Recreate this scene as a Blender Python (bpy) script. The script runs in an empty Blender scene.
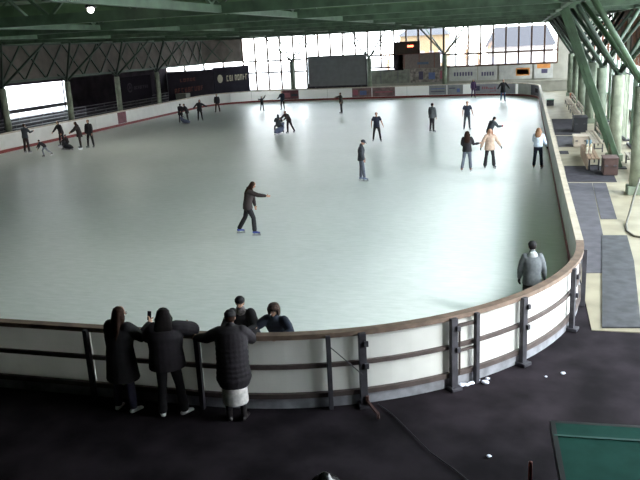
import bpy, bmesh, math, random
from math import sin, cos, radians as R_, pi
from mathutils import Vector, Matrix, noise
V = Vector
random.seed(7)
sc = bpy.context.scene
col = sc.collection

# ------------------------------------------------------------------ camera
CAM_H = 5.604; F_PX = 724.2; PITCH = .264; YAW = .281; ROLL = -.051
FW = V((-sin(YAW)*cos(PITCH), cos(YAW)*cos(PITCH), -sin(PITCH)))
_r = V((cos(YAW), sin(YAW), 0)); _u = _r.cross(FW)
RT = _r*cos(ROLL)+_u*sin(ROLL); UP = _u*cos(ROLL)-_r*sin(ROLL)
cam = bpy.data.cameras.new('camera'); cam.sensor_width = 36; cam.lens = F_PX/640*36
cam.clip_end = 600; cam.clip_start = .05
co = bpy.data.objects.new('camera', cam); col.objects.link(co)
M = Matrix((RT, UP, -FW)).transposed().to_4x4(); M.translation = V((0, 0, CAM_H)); co.matrix_world = M
sc.camera = co
def ray(x, y): return FW + RT*((x-320)/F_PX) + UP*((240-y)/F_PX)
def onz(x, y, z=0.):
    d = ray(x, y); return V((0, 0, CAM_H)) + d*((z-CAM_H)/d.z)
def ony(x, y, Y):
    d = ray(x, y); return V((0, 0, CAM_H)) + d*(Y/d.y)
def onx(x, y, X):
    d = ray(x, y); return V((0, 0, CAM_H)) + d*(X/d.x)

# ------------------------------------------------------------------ materials
MATS = {}
def mat(name, c, rough=.6, metal=0., var=.12, scale=6., bump=0., spec=.5, emit=None, es=1., stretch=None, c2=None, detail=4, lo=.35, hi=.65):
    if name in MATS: return MATS[name]
    m = bpy.data.materials.new(name); m.use_nodes = True; nt = m.node_tree; n = nt.nodes; L = nt.links
    b = n['Principled BSDF']; b.inputs['Roughness'].default_value = rough; b.inputs['Metallic'].default_value = metal
    b.inputs['Specular IOR Level'].default_value = spec
    tc = n.new('ShaderNodeTexCoord'); mp = n.new('ShaderNodeMapping'); L.new(tc.outputs['Object'], mp.inputs[0])
    if stretch: mp.inputs['Scale'].default_value = stretch
    nz = n.new('ShaderNodeTexNoise'); nz.inputs['Scale'].default_value = scale; nz.inputs['Detail'].default_value = detail
    L.new(mp.outputs[0], nz.inputs['Vector'])
    cr = n.new('ShaderNodeValToRGB'); cr.color_ramp.elements[0].position = lo; cr.color_ramp.elements[1].position = hi
    a = c2 if c2 else tuple(x*(1-var) for x in c); bb = c if c2 else tuple(min(1, x*(1+var)) for x in c)
    cr.color_ramp.elements[0].color = (*a, 1); cr.color_ramp.elements[1].color = (*bb, 1)
    L.new(nz.outputs['Fac'], cr.inputs[0]); L.new(cr.outputs[0], b.inputs['Base Color'])
    if bump:
        bm_ = n.new('ShaderNodeBump'); bm_.inputs['Strength'].default_value = bump; bm_.inputs['Distance'].default_value = .02
        L.new(nz.outputs['Fac'], bm_.inputs['Height']); L.new(bm_.outputs[0], b.inputs['Normal'])
    if emit:
        b.inputs['Emission Color'].default_value = (*emit, 1); b.inputs['Emission Strength'].default_value = es
    MATS[name] = m; return m
def glass_mat():
    m = bpy.data.materials.new('window_glass'); m.use_nodes = True; nt = m.node_tree; n = nt.nodes; L = nt.links
    n.remove(n['Principled BSDF']); out = n['Material Output']
    t = n.new('ShaderNodeBsdfTransparent'); t.inputs[0].default_value = (.93, .96, .96, 1)
    g = n.new('ShaderNodeBsdfGlossy'); g.inputs['Roughness'].default_value = .03
    lw = n.new('ShaderNodeLayerWeight'); lw.inputs['Blend'].default_value = .5
    pw = n.new('ShaderNodeMath'); pw.operation = 'POWER'; pw.inputs[1].default_value = 5; L.new(lw.outputs['Facing'], pw.inputs[0])
    fr = n.new('ShaderNodeMath'); fr.operation = 'MULTIPLY_ADD'; fr.inputs[1].default_value = .6; fr.inputs[2].default_value = .04; L.new(pw.outputs[0], fr.inputs[0])
    mx = n.new('ShaderNodeMixShader'); L.new(fr.outputs[0], mx.inputs[0]); L.new(t.outputs[0], mx.inputs[1]); L.new(g.outputs[0], mx.inputs[2])
    L.new(mx.outputs[0], out.inputs[0]); return m
def ice_mat():
    m = bpy.data.materials.new('ice'); m.use_nodes = True; nt = m.node_tree; n = nt.nodes; L = nt.links
    b = n['Principled BSDF']
    tc = n.new('ShaderNodeTexCoord')
    n1 = n.new('ShaderNodeTexNoise'); n1.inputs['Scale'].default_value = .22; n1.inputs['Detail'].default_value = 6
    mp = n.new('ShaderNodeMapping'); mp.inputs['Scale'].default_value = (1., 3.5, 1); mp.inputs['Rotation'].default_value = (0, 0, .25)
    n2 = n.new('ShaderNodeTexNoise'); n2.inputs['Scale'].default_value = 2.2; n2.inputs['Detail'].default_value = 5; n2.inputs['Roughness'].default_value = .7
    L.new(tc.outputs['Object'], n1.inputs['Vector']); L.new(tc.outputs['Object'], mp.inputs[0]); L.new(mp.outputs[0], n2.inputs['Vector'])
    # skate scratches: thin distorted lines
    w = n.new('ShaderNodeTexWave'); w.inputs['Scale'].default_value = .9; w.inputs['Distortion'].default_value = 18; w.inputs['Detail'].default_value = 5; w.inputs['Detail Scale'].default_value = .7
    L.new(tc.outputs['Object'], w.inputs['Vector'])
    mr = n.new('ShaderNodeMapRange'); mr.inputs[1].default_value = .2; mr.inputs[2].default_value = .8
    mix = n.new('ShaderNodeMixRGB'); mix.inputs[1].default_value = (*ICE_A, 1); mix.inputs[2].default_value = (*ICE_B, 1)
    ad = n.new('ShaderNodeMath'); ad.operation = 'MULTIPLY_ADD'; ad.inputs[1].default_value = .75; L.new(n2.outputs['Fac'], ad.inputs[0])
    ml = n.new('ShaderNodeMath'); ml.operation = 'MULTIPLY'; ml.inputs[1].default_value = .30; L.new(n1.outputs['Fac'], ml.inputs[0]); L.new(ml.outputs[0], ad.inputs[2])
    L.new(ad.outputs[0], mr.inputs[0]); L.new(mr.outputs[0], mix.inputs[0]); L.new(mix.outputs[0], b.inputs['Base Color'])
    rr = n.new('ShaderNodeMapRange'); rr.inputs[1].default_value = .3; rr.inputs[2].default_value = .7; rr.inputs[3].default_value = .27; rr.inputs[4].default_value = .38
    b.inputs['Roughness'].default_value = .36
    bp = n.new('ShaderNodeBump'); bp.inputs['Strength'].default_value = .10; bp.inputs['Distance'].default_value = .010
    s2 = n.new('ShaderNodeMath'); s2.operation = 'MULTIPLY_ADD'; s2.inputs[1].default_value = .0; L.new(w.outputs['Fac'], s2.inputs[0]); L.new(n2.outputs['Fac'], s2.inputs[2])
    L.new(n2.outputs['Fac'], bp.inputs['Height']); L.new(bp.outputs[0], b.inputs['Normal'])
    b.inputs['Specular IOR Level'].default_value = 1.0
    return m
ICE_A = (.62, .68, .64); ICE_B = (.94, .97, .96)
def translucent(m, f):
    nt = m.node_tree; n = nt.nodes; L = nt.links; b = n['Principled BSDF']; out = n['Material Output']
    t = n.new('ShaderNodeBsdfTranslucent'); t.inputs[0].default_value = (.95, .93, .90, 1)
    mx = n.new('ShaderNodeMixShader'); mx.inputs[0].default_value = f; L.new(b.outputs[0], mx.inputs[1]); L.new(t.outputs[0], mx.inputs[2]); L.new(mx.outputs[0], out.inputs[0])
ICE = ice_mat(); GLASS = glass_mat()
m_white = mat('white_board_plastic', (.74, .73, .70), .45, var=.05, scale=2)
m_whiteN = mat('white_board_back', (.78, .77, .73), .5, var=.07, scale=1.5)
translucent(m_white, .22); translucent(m_whiteN, .25)
m_kick = mat('dark_red_kickplate', (.20, .025, .02), .5)
m_rail = mat('weathered_brown_rail', (.17, .115, .085), .6, var=.25, scale=5)
m_raild = mat('brown_steel_rail', (.075, .055, .05), .6, var=.25, scale=5)
m_steel = mat('dark_painted_steel', (.045, .042, .05), .5, metal=.2, var=.25)
m_skirt = mat('dirty_grey_skirt', (.22, .22, .24), .7, var=.35, scale=3)
m_green = mat('green_painted_steel', (.050, .085, .050), .55, var=.3, scale=2)
m_strut = mat('dark_green_strut', (.016, .034, .018), .6, var=.3, scale=2)
m_greenL = mat('light_green_painted_steel', (.035, .07, .032), .5, var=.25, scale=3)
m_deck = mat('green_roof_deck', (.085, .145, .070), .65, var=.35, scale=.8)
m_conc = mat('pale_concrete_column', (.24, .26, .19), .85, var=.25, scale=3, bump=.2)
m_colg = mat('grey_green_column', (.15, .18, .13), .8, var=.2, scale=3)
m_floor = mat('dark_asphalt_floor', (.017, .013, .016), .95, spec=.08, var=.5, scale=1.3, bump=.3, detail=10)
m_walk = mat('pale_concrete_walkway', (.255, .22, .155), .5, var=.2, scale=1.2, bump=.1, detail=8)
m_matg = mat('grey_rubber_matting', (.080, .076, .086), .9, spec=.1, var=.15, scale=3)
m_matd = mat('dark_rubber_matting', (.036, .033, .040), .9, spec=.15, var=.25, scale=3)
m_wood = mat('bench_wood', (.22, .14, .09), .6, var=.3, scale=3, stretch=(1, 8, 1))
m_woodL = mat('pale_bench_wood', (.48, .40, .33), .6, var=.2, scale=3, stretch=(1, 8, 1))
m_black = mat('black_plastic', (.012, .012, .016), .5)
m_navy = mat('navy_tarpaulin', (.008, .006, .009), .95, spec=.05, var=.25, scale=1)
m_mull = mat('rust_brown_mullion', (.07, .03, .014), .6)
m_grey = mat('grey_screen_fabric', (.18, .185, .20), .8, var=.08, scale=2)
m_infill = mat('brown_grey_infill', (.085, .072, .060), .9, var=.2, scale=1.2)
m_dwall = mat('dark_wall', (.028, .022, .027), .95, spec=.05, var=.25, scale=1)
m_bwall = mat('beige_grey_wall', (.30, .29, .25), .9, var=.12, scale=1.2)
m_red = mat('dark_red_print', (.16, .045, .06), .6, var=.2, scale=4)
m_snow = mat('scraped_snow', (.8, .83, .95), .6, var=.05)
m_teal = mat('teal_roof_sheet', (.018, .078, .062), .9, spec=.1, var=.12, scale=4)
m_tealL = mat('pale_teal_seam', (.03, .11, .09), .6)
m_lit = mat('dusty_lamp_cover', (.24, .26, .20), .4)
m_soil = mat('outdoor_paving', (.62, .58, .57), .9, var=.1, scale=.4)

# ------------------------------------------------------------------ mesh helpers
class MB:
    def __init__(s): s.v = []; s.f = []; s.mi = []; s.k = 0
    def box(s, c, d, rz=0, mtx=None):
        x, y, z = d[0]/2, d[1]/2, d[2]/2; b = len(s.v); c = V(c)
        for q in ((-x,-y,-z),(x,-y,-z),(x,y,-z),(-x,y,-z),(-x,-y,z),(x,-y,z),(x,y,z),(-x,y,z)):
            q = V(q)
            if mtx is not None: q = mtx @ q
            elif rz: q = V((q.x*cos(rz)-q.y*sin(rz), q.x*sin(rz)+q.y*cos(rz), q.z))
            s.v.append(c+q)
        for f in ((0,3,2,1),(4,5,6,7),(0,1,5,4),(1,2,6,5),(2,3,7,6),(3,0,4,7)): s.f.append(tuple(i+b for i in f)); s.mi.append(s.k)
        return s
    def bar(s, a, b, w, h=None, up=(0,0,1)):
        a = V(a); b = V(b); h = h or w; d = b-a; n = d.normalized(); u = V(up)
        if abs(n.dot(u)) > .95: u = V((1,0,0))
        x = n.cross(u).normalized(); z = x.cross(n); m = Matrix((x, n, z)).transposed()
        return s.box((a+b)/2, (w, d.length, h), mtx=m)
    def tube(s, pts, r, n=8, r2=None, cap=True):
        pts = [V(p) for p in pts]; rings = []
        for i, p in enumerate(pts):
            d = (pts[min(i+1, len(pts)-1)]-pts[max(i-1, 0)]).normalized()
            u = V((0,0,1)) if abs(d.z) < .9 else V((1,0,0)); x = d.cross(u).normalized(); y = x.cross(d)
            rr = r[i] if isinstance(r, (list, tuple)) else r + ((r2-r)*i/(len(pts)-1) if r2 is not None else 0)
            rings.append(len(s.v))
            for k in range(n):
                a = 2*pi*k/n; s.v.append(p+x*(cos(a)*rr)+y*(sin(a)*rr))
        for a, b in zip(rings, rings[1:]):
            for k in range(n):
                s.f.append((a+k, a+(k+1) % n, b+(k+1) % n, b+k)); s.mi.append(s.k)
        if cap:
            s.f.append(tuple(rings[0]+k for k in reversed(range(n)))); s.mi.append(s.k)
            s.f.append(tuple(rings[-1]+k for k in range(n))); s.mi.append(s.k)
        return s
    def loft(s, secs, side=(1,0,0), n=14, cap=True, ck=1.):
        """secs: (point, half_width, half_depth); side: direction of the width"""
        side = V(side); rings = []
        P = [V(q[0]) for q in secs]; A = [q[1] for q in secs]; B = [q[2] for q in secs]
        D = []
        for i in range(len(P)): D.append((P[min(i+1, len(P)-1)]-P[max(i-1, 0)]).normalized())
        if cap:
            def capring(p, a, b, d, t): return (p+d*(min(a, b)*sin(t)*ck), a*(1-(1-cos(t))*(1 if ck > .5 else 1.)), b*cos(t))
            st = [(capring(P[0], A[0], B[0], -D[0], t), D[0]) for t in (1.45, 1.05, .6)]
            en = [(capring(P[-1], A[-1], B[-1], D[-1], t), D[-1]) for t in (.6, 1.05, 1.45)]
            seq = st+[((p, a, b), d) for p, a, b, d in zip(P, A, B, D)]+en
        else: seq = [((p, a, b), d) for p, a, b, d in zip(P, A, B, D)]
        for (p, a, b), d in seq:
            x = (side-d*side.dot(d))
            x = x.normalized() if x.length > 1e-4 else d.orthogonal().normalized()
            y = d.cross(x); rings.append(len(s.v))
            for k in range(n):
                t = 2*pi*k/n; s.v.append(p+x*(cos(t)*a)+y*(sin(t)*b))
        for a, b in zip(rings, rings[1:]):
            for k in range(n):
                s.f.append((a+k, a+(k+1) % n, b+(k+1) % n, b+k)); s.mi.append(s.k)
        s.f.append(tuple(rings[0]+k for k in reversed(range(n)))); s.mi.append(s.k)
        s.f.append(tuple(rings[-1]+k for k in range(n))); s.mi.append(s.k)
        return s
    def ball(s, c, r, n=12, mtx=None):
        c = V(c); r = V(r) if not isinstance(r, (int, float)) else V((r, r, r)); b = len(s.v); m = n//2
        for i in range(1, m):
            t = pi*i/m
            for k in range(n):
                a = 2*pi*k/n; q = V((sin(t)*cos(a)*r.x, sin(t)*sin(a)*r.y, cos(t)*r.z))
                s.v.append(c+(mtx@q if mtx is not None else q))
        for q in (V((0,0,r.z)), V((0,0,-r.z))): s.v.append(c+(mtx@q if mtx is not None else q))
        T = len(s.v)-2; B = T+1
        for i in range(m-2):
            for k in range(n): s.f.append((b+i*n+k, b+(i+1)*n+k, b+(i+1)*n+(k+1) % n, b+i*n+(k+1) % n)); s.mi.append(s.k)
        for k in range(n):
            s.f.append((T, b+k, b+(k+1) % n)); s.mi.append(s.k)
            s.f.append((B, b+(m-2)*n+(k+1) % n, b+(m-2)*n+k)); s.mi.append(s.k)
        return s
    def sweep(s, path, o0, o1, z0, z1):
        """solid strip along path of (point, outward normal), offsets o0..o1, heights z0..z1"""
        b = len(s.v)
        for p, n in path:
            for o, z in ((o0, z0), (o1, z0), (o1, z1), (o0, z1)): s.v.append(V((p[0]+n[0]*o, p[1]+n[1]*o, z)))
        N = len(path)
        for i in range(N-1):
            for k in range(4): s.f.append((b+4*i+k, b+4*i+(k+1) % 4, b+4*i+4+(k+1) % 4, b+4*i+4+k)); s.mi.append(s.k)
        s.f.append((b, b+3, b+2, b+1)); s.mi.append(s.k); e = b+4*(N-1); s.f.append((e, e+1, e+2, e+3)); s.mi.append(s.k)
        return s
    def mesh(s, name):
        me = bpy.data.meshes.new(name); me.from_pydata([tuple(v) for v in s.v], [], s.f)
        for p, k in zip(me.polygons, s.mi): p.material_index = k
        bm = bmesh.new(); bm.from_mesh(me); bmesh.ops.recalc_face_normals(bm, faces=bm.faces); bm.to_mesh(me); bm.free()
        return me
    def build(s, name, m, parent=None, smooth=False, bevel=0):
        me = s.mesh(name)
        for x in (m if isinstance(m, (list, tuple)) else [m]): me.materials.append(x)
        o = bpy.data.objects.new(name, me); col.objects.link(o)
        if smooth:
            for p in me.polygons: p.use_smooth = True
        if bevel:
            bv = o.modifiers.new('bevel', 'BEVEL'); bv.width = bevel; bv.segments = 2; bv.limit_method = 'ANGLE'
        if parent: o.parent = parent
        return o
def tag(o, label=None, cat=None, group=None, kind=None):
    if label: o['label'] = label
    if cat: o['category'] = cat
    if group: o['group'] = group
    if kind: o['kind'] = kind
    return o
def empty(name, loc=(0,0,0), rz=0):
    o = bpy.data.objects.new(name, None); col.objects.link(o); o.location = loc; o.rotation_euler = (0,0,rz)
    o.empty_display_size = .2; return o
def struct(mb, name, m, parent=None, smooth=False):
    o = mb.build(name, m, parent, smooth)
    if not parent: o['kind'] = 'structure'
    return o
def remesh(mb, vox, name, smooth=2):
    """fuse overlapping volumes into one continuous surface"""
    me = mb.mesh(name+'_raw'); o = bpy.data.objects.new(name+'_raw', me); col.objects.link(o)
    r = o.modifiers.new('r', 'REMESH'); r.mode = 'VOXEL'; r.voxel_size = vox; r.use_smooth_shade = True
    if smooth:
        k = o.modifiers.new('s', 'SMOOTH'); k.factor = .5; k.iterations = smooth
    dg = bpy.context.evaluated_depsgraph_get(); dg.update()
    res = bpy.data.meshes.new_from_object(o.evaluated_get(dg)); res.name = name
    bpy.data.objects.remove(o); bpy.data.meshes.remove(me)
    for p in res.polygons: p.use_smooth = True
    return res

# ------------------------------------------------------------------ rink outline
RX, LX, FY, NY, RC = 1.198, -31.356, 73.2, 9.977, 6.19
FLOOR = -.10
def outline(step=.35):
    pts = []
    def seg(a, b):
        a = V(a); b = V(b); d = (b-a).normalized(); nrm = V((d.y, -d.x)); n = max(2, int((b-a).length/1.0))
        for i in range(n): pts.append((a+(b-a)*i/n, nrm))
    def arc(cx, cy, a0, a1):
        n = 28
        for i in range(n):
            t = R_(a0+(a1-a0)*i/n); q = V((cos(t), sin(t))); pts.append((V((cx, cy))+q*RC, q))
    seg((RX, NY+RC), (RX, FY-RC)); arc(RX-RC, FY-RC, 0, 90); seg((RX-RC, FY), (LX+RC, FY)); arc(LX+RC, FY-RC, 90, 180)
    seg((LX, FY-RC), (LX, NY+RC)); arc(LX+RC, NY+RC, 180, 270); seg((LX+RC, NY), (RX-RC, NY)); arc(RX-RC, NY+RC, -90, 0)
    pts.append(pts[0]); return pts
OL = outline()
S = [0.]
for (a, _), (b, _) in zip(OL, OL[1:]): S.append(S[-1]+(b-a).length)
def at_s(s):
    s = max(0, min(S[-1], s))
    for i in range(len(S)-1):
        if s <= S[i+1]+1e-9:
            t = (s-S[i])/max(1e-9, S[i+1]-S[i]); a, b = OL[i], OL[i+1]
            n = a[1]*(1-t)+b[1]*t; return (a[0]*(1-t)+b[0]*t, n.normalized())
    return OL[-1]
def path(s0, s1):
    r = [at_s(s0)]+[OL[i] for i in range(len(S)) if s0+.02 < S[i] < s1-.02]+[at_s(s1)]
    return r

# ice and floors
mb = MB(); n = len(OL)-1
for p, q in OL[:-1]: mb.v.append(V((p.x+q.x*.01, p.y+q.y*.01, 0)))
for p, q in OL[:-1]: mb.v.append(V((p.x+q.x*.01, p.y+q.y*.01, FLOOR)))
ctr = V(((RX+LX)/2, (NY+FY)/2, 0)); RN = 8; base0 = len(mb.v)
for q_ in range(1, RN):
    for i in range(n): mb.v.append(mb.v[i].lerp(ctr, q_/RN))
mb.v.append(ctr); ci = len(mb.v)-1
def rv(q_, i): return (i % n) if q_ == 0 else base0+(q_-1)*n+(i % n)
for q_ in range(RN-1):
    for i in range(n): mb.f.append((rv(q_, i), rv(q_, i+1), rv(q_+1, i+1), rv(q_+1, i))); mb.mi.append(0)
for i in range(n): mb.f.append((rv(RN-1, i), rv(RN-1, i+1), ci)); mb.mi.append(0)
for i in range(n): mb.f.append((i, (i+1) % n, n+(i+1) % n, n+i)); mb.mi.append(0)
ice = struct(mb, 'floor_ice', ICE)
XR, XL, YB, YF = 6.6, -41., -7., 80.      # building limits
struct(MB().box(((XL+XR)/2, (YB+YF)/2, FLOOR-.11), (XR-XL+1, YF-YB+1, .2)), 'floor', m_floor)
struct(MB().box(((1.38+XR)/2, (14.2+YF)/2, FLOOR-.05), (XR-1.38, YF-14.2, .11)), 'floor_walkway', m_walk)
struct(MB().box(((XL+XR)/2, (73.5+YF)/2, FLOOR-.055), (XR-XL, YF-73.5, .11)), 'floor_far_end', m_walk)

# ------------------------------------------------------------------ rink barriers
A1 = RC*pi/2
s_right1 = FY-NY-2*RC; s_far0 = s_right1+A1*.5; s_far1 = s_right1+A1+(RX-LX-2*RC)+A1*.5
s_left1 = s_right1+2*A1+(RX-LX-2*RC)+(FY-NY-2*RC)+A1*.5
def sweep_part(name, m, s0, s1, o0, o1, z0, z1, parent, smooth=False):
    return MB().sweep(path(s0, s1), o0, o1, z0, z1).build(name, m, parent, smooth)
HB = 1.2
def barrier(s0, s1, posts, label, detail, pm=None):
    e = empty('rink_barrier', (0, 0, 0)); tag(e, label, 'barrier', 'boards around the ice')
    sweep_part('top_rail', m_rail if detail else m_railL, s0, s1, -.05, .11, HB-.08, HB, e)
    sweep_part('kickplate', m_kick, s0, s1, -.035, -.018, 0, .19, e)
    cuts = [s0]+[p for p in posts if s0+.4 < p < s1-.4]+[s1]
    for a, b in zip(cuts, cuts[1:]):
        sweep_part('panel', pm or (m_whiteN if detail else m_white), a+.012, b-.012, -.018, .02, .0 if not detail else .02, HB-.081, e)
    sweep_part('middle_rail', m_raild if detail else m_skirt, s0, s1, .021, .075, .60, .67, e)
    sweep_part('bottom_rail', m_raild if detail else m_skirt, s0, s1, .021, .09, .09, .17, e)
    sweep_part('skirt', m_skirt, s0, s1, .021, .05, FLOOR, .089, e)
    return e
m_railL = mat('pale_worn_rail', (.50, .43, .34), .5, var=.15, scale=3)
PN = [161.0, 163.2, 165.1, 167.1, 169.17, 171.2, 173.29, 173.82, 175.38, 175.84, 176.95, 178.91, 180.3]
tot = S[-1]
near = barrier(s_left1, tot-A1*.0, PN, 'low rink barrier at the near end, steel framed back, curving round right corner', True)
for i, s_ in enumerate(PN):
    p, nn = at_s(s_); w = .12 if s_ in (173.82, 175.38, 176.95, 178.91) else .075
    t = V((-nn.y, nn.x)); ang = math.atan2(t.y, t.x)
    pm = MB().box((p.x+nn.x*.135, p.y+nn.y*.135, (HB-.03+FLOOR)/2), (w, .09, HB-.03-FLOOR), rz=ang)
    if w > .1:
        pm.box((p.x+nn.x*.155, p.y+nn.y*.155, FLOOR+.03), (w+.08, .2, .06), rz=ang)
        for zz in (.62, 1.0): pm.box((p.x+nn.x*.2+t.x*.05, p.y+nn.y*.2+t.y*.05, zz), (.07, .05, .09), rz=ang)
    pm.build('post', m_steel, near, bevel=.006)
# diagonal brace wire and the little gate frame
def pt(s_, off, z): p, nn = at_s(s_); return V((p.x+nn.x*off, p.y+nn.y*off, z))
MB().tube([pt(173.3, .15, 1.0), pt(173.8, .2, .48)], .008, 6).build('brace_wire', m_steel, near)
gt = MB()
gt.bar(pt(175.52, .1, .12), pt(175.52, .1, .98), .035).bar(pt(175.42, .1, 1.0), pt(175.84, .1, 1.0), .05).bar(pt(175.42, .1, .55), pt(175.84, .1, .55), .04)
gt.build('gate_frame', m_raild, near)
kb = MB().bar(pt(173.86, .2, .1), pt(173.86, .2, FLOOR), .05).bar(pt(173.86, .2, .0), pt(173.93, .62, -.02), .04).bar(pt(173.93, .6, -.02), pt(173.93, .6, FLOOR), .04)
kb.build('foot_bracket', mat('rusty_bracket', (.07, .03, .025), .7), near)
PR = [3+4.2*i for i in range(13)]
m_whiteR = mat('shaded_white_board', (.50, .49, .46), .55, var=.12, scale=1.5)  # white board with a darker base colour, its shade put into the material
rb = barrier(.0, s_far0, PR, 'long straight rink barrier on the right beside the walkway', False, m_whiteR)
m_whiteF = mat('backlit_white_board', (.78, .77, .75), .45, var=.04, scale=2); translucent(m_whiteF, .62)
fb = barrier(s_far0, s_far1, [s_far0+3+4.1*i for i in range(11)], 'rink barrier across the far end under the windows', False, m_whiteF)
lb = barrier(s_far1, s_left1, [s_far1+2+4.2*i for i in range(17)], 'long rink barrier on the left side in front of the stands', False)
# slim posts behind the other barriers, single meshes per post
for e, rng in ((rb, PR),):
    for s_ in rng:
        p, nn = at_s(s_); MB().box((p.x+nn.x*.12, p.y+nn.y*.12, (HB-.09+FLOOR)/2), (.06, .08, HB-.09-FLOOR)).build('post', m_steel, e)

# advertising panels fixed to the inner face
def find_s(x, y):
    q = V((x, y)); return min(((at_s(k*.1)[0]-q).length, k*.1) for k in range(int(tot*10)))[1]
def ad(pxa, pya, pxb, pyb, m, label, z0=.21, z1=1.1, marks=()):
    a = onz(pxa, pya, .0); b = onz(pxb, pyb, .0); sa, sb = sorted((find_s(a.x, a.y), find_s(b.x, b.y)))
    o = sweep_part('advertising_panel', m, sa, sb, -.030, -.0185, z0, z1, None)
    tag(o, label, 'sign', 'advertising panels on the boards')
    for (f0, f1, za, zb, mm) in marks:     # fractions measured from the end seen on the left
        s1, s0 = sb-(sb-sa)*f0, sb-(sb-sa)*f1
        c = sweep_part('printed_mark', mm, s0, s1, -.034, -.0302, z0+(z1-z0)*za, z0+(z1-z0)*zb, o)
    return o
m_adr = mat('faded_red_print', (.24, .15, .15), .6, var=.25, scale=3); m_adg = mat('grey_print', (.26, .26, .27), .6, var=.1, scale=3)
m_adl = mat('pale_lilac_print', (.34, .32, .36), .6, var=.08, scale=3); m_ink = mat('dark_print_ink', (.07, .06, .12), .6)
m_inkp = mat('pink_print_ink', (.40, .12, .16), .6); m_blu = mat('blue_print_ink', (.12, .16, .35), .6); m_add = mat('dark_slate_print', (.05, .05, .07), .5)
m_inkw = mat('pale_print_ink', (.5, .48, .45), .6)
def letters(f0, f1, za, zb, n, mm, seed):
    rnd = random.Random(seed); w = (f1-f0)/n; return [(f0+i*w, f0+i*w+w*rnd.uniform(.55, .8), za, zb+rnd.choice((0, 0, .12)), mm) for i in range(n)]

# ------------------------------------------------------------------ far glazed wall
YW = 80.
def zrow(px, py, Y=YW): return ony(px, py, Y).z
struct(MB().box(((-31.2+XL)/2, YW+.1, 1.4), (XL*-1-31.2, .2, 3.6)), 'wall_far_left', m_dwall)
struct(MB().box(((-31.2+XL)/2, YW+.1, 5.7), (XL*-1-31.2, .2, 2.8)), 'wall_far_left', m_dwall)
struct(MB().box(((XR+3.1)/2, YW+.1, 3.3), (XR-3.1, .2, 7.4)), 'wall_far_right', m_bwall)
struct(MB().box((-27.4, YW+.1, .3), (7.6, .2, .9)), 'wall_far', m_bwall)
struct(MB().box((-20.1, YW+.1, .5), (7.0, .2, 1.3)), 'wall_far', m_dwall)
struct(MB().box((-6.75, YW+.1, 1.2), (19.7, .2, 2.7)), 'wall_far', m_bwall)
def window(idx, x0, x1, z0, z1, step, transoms, m_f=m_mull, Y=YW):
    e = empty('window_%d' % idx, ((x0+x1)/2, Y+.05, z0)); e['kind'] = 'structure'
    def loc(mb, nm, mm):
        o = mb.build(nm, mm, e); o.matrix_parent_inverse = Matrix.Translation(-e.location); return o
    loc(MB().box(((x0+x1)/2, Y+.07, (z0+z1)/2), (x1-x0, .012, z1-z0)), 'pane', GLASS)
    k = max(1, round((x1-x0)/step)); f = MB()
    for i in range(k+1): f.box((x0+(x1-x0)*i/k, Y+.05, (z0+z1)/2), (.17, .2, z1-z0))
    loc(f, 'mullion', m_f)
    f = MB()
    for z in [z0+.04, z1-.04]+list(transoms): f.box(((x0+x1)/2, Y+.05, z), (x1-x0, .2, .17))
    loc(f, 'transom', m_f)
    return e
window(9, XL, -31.2, 3.2, 4.3, 2.4, [])
window(1, -31.2, -23.6, .75, 6.85, 1.55, [4.05, 2.75])
window(2, -23.6, -16.6, 1.15, 6.85, 1.4, [4.1])
window(3, -16.6, -13.7, 2.75, 6.85, 1.45, [4.1])
window(4, -13.7, -8.4, 2.6, 6.85, 1.33, [4.0])
window(5, -8.4, 3.1, 2.55, 6.85, 1.35, [3.85])
# columns with four splayed struts
def tree_column(x, y, zt, r, m, label, group, h=6.6, dx=(-2.2, 2.2), dy=2.2, ms=m_strut, rs=.08):
    e = empty('roof_column', (x, y, FLOOR)); tag(e, label, 'column', group)
    b = zt-FLOOR
    MB().tube([(0,0,.0), (0,0,b)], r, 20).build('shaft', m, e, True)
    MB().box((0,0,.15), (r*2.5, r*2.5, .3)).build('footing', m_colg, e, bevel=.02)
    MB().tube([(0,0,b), (0,0,b+.12)], r*.6, 16).build('cap_plate', ms, e)
    for sx in dx:
        for sy in (-dy, dy):
            MB().tube([(0,0,b+.05), (sx, sy, h-FLOOR)], rs, 8).build('strut', ms, e, True)
    return e
for x, lb_ in ((-25.0, 'grey column before the bright windows, left of the big grey screen'), (-16.25, 'dark column at the right edge of the big grey screen'), (-8.2, 'pale green column at the far end between scoreboard and right windows')):
    tree_column(x, 78.9, 3.85, .25, m_colg, lb_, 'columns along the far end')
lname = ['column cut by the left photo edge behind the left barrier', 'column right of the bright opening in the stands', 'column behind the left barrier, left of the round logo banner', 'column behind the left barrier, right of the round logo banner']
for i, y in enumerate((42.4, 49.8, 57.1, 64.4)):
    tree_column(-34.0, y, 3.75, .22, m_conc, lname[i], 'columns along the left side')
rname = ['thick concrete column nearest on the right, cut by the photo edge', 'second concrete column on the right, beside the brown bench', 'third column along the right walkway', 'fourth column along the right walkway', 'fifth column along the right walkway', 'sixth column along the right walkway, near the far end', 'last column of the right row, by the far wall']
for i, y in enumerate((27.4, 34.7, 42.0, 49.3, 56.6, 63.9, 71.2)):
    tree_column(3.92+.01*i, y, 3.65, .27, m_conc if i < 2 else m_colg, rname[i], 'columns along the right walkway', dx=(-1.95, 1.95), rs=.10, ms=m_greenL if i == 0 else m_strut)
m_prop = mat('olive_green_prop', (.028, .055, .026), .6, var=.35, scale=2)
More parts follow.
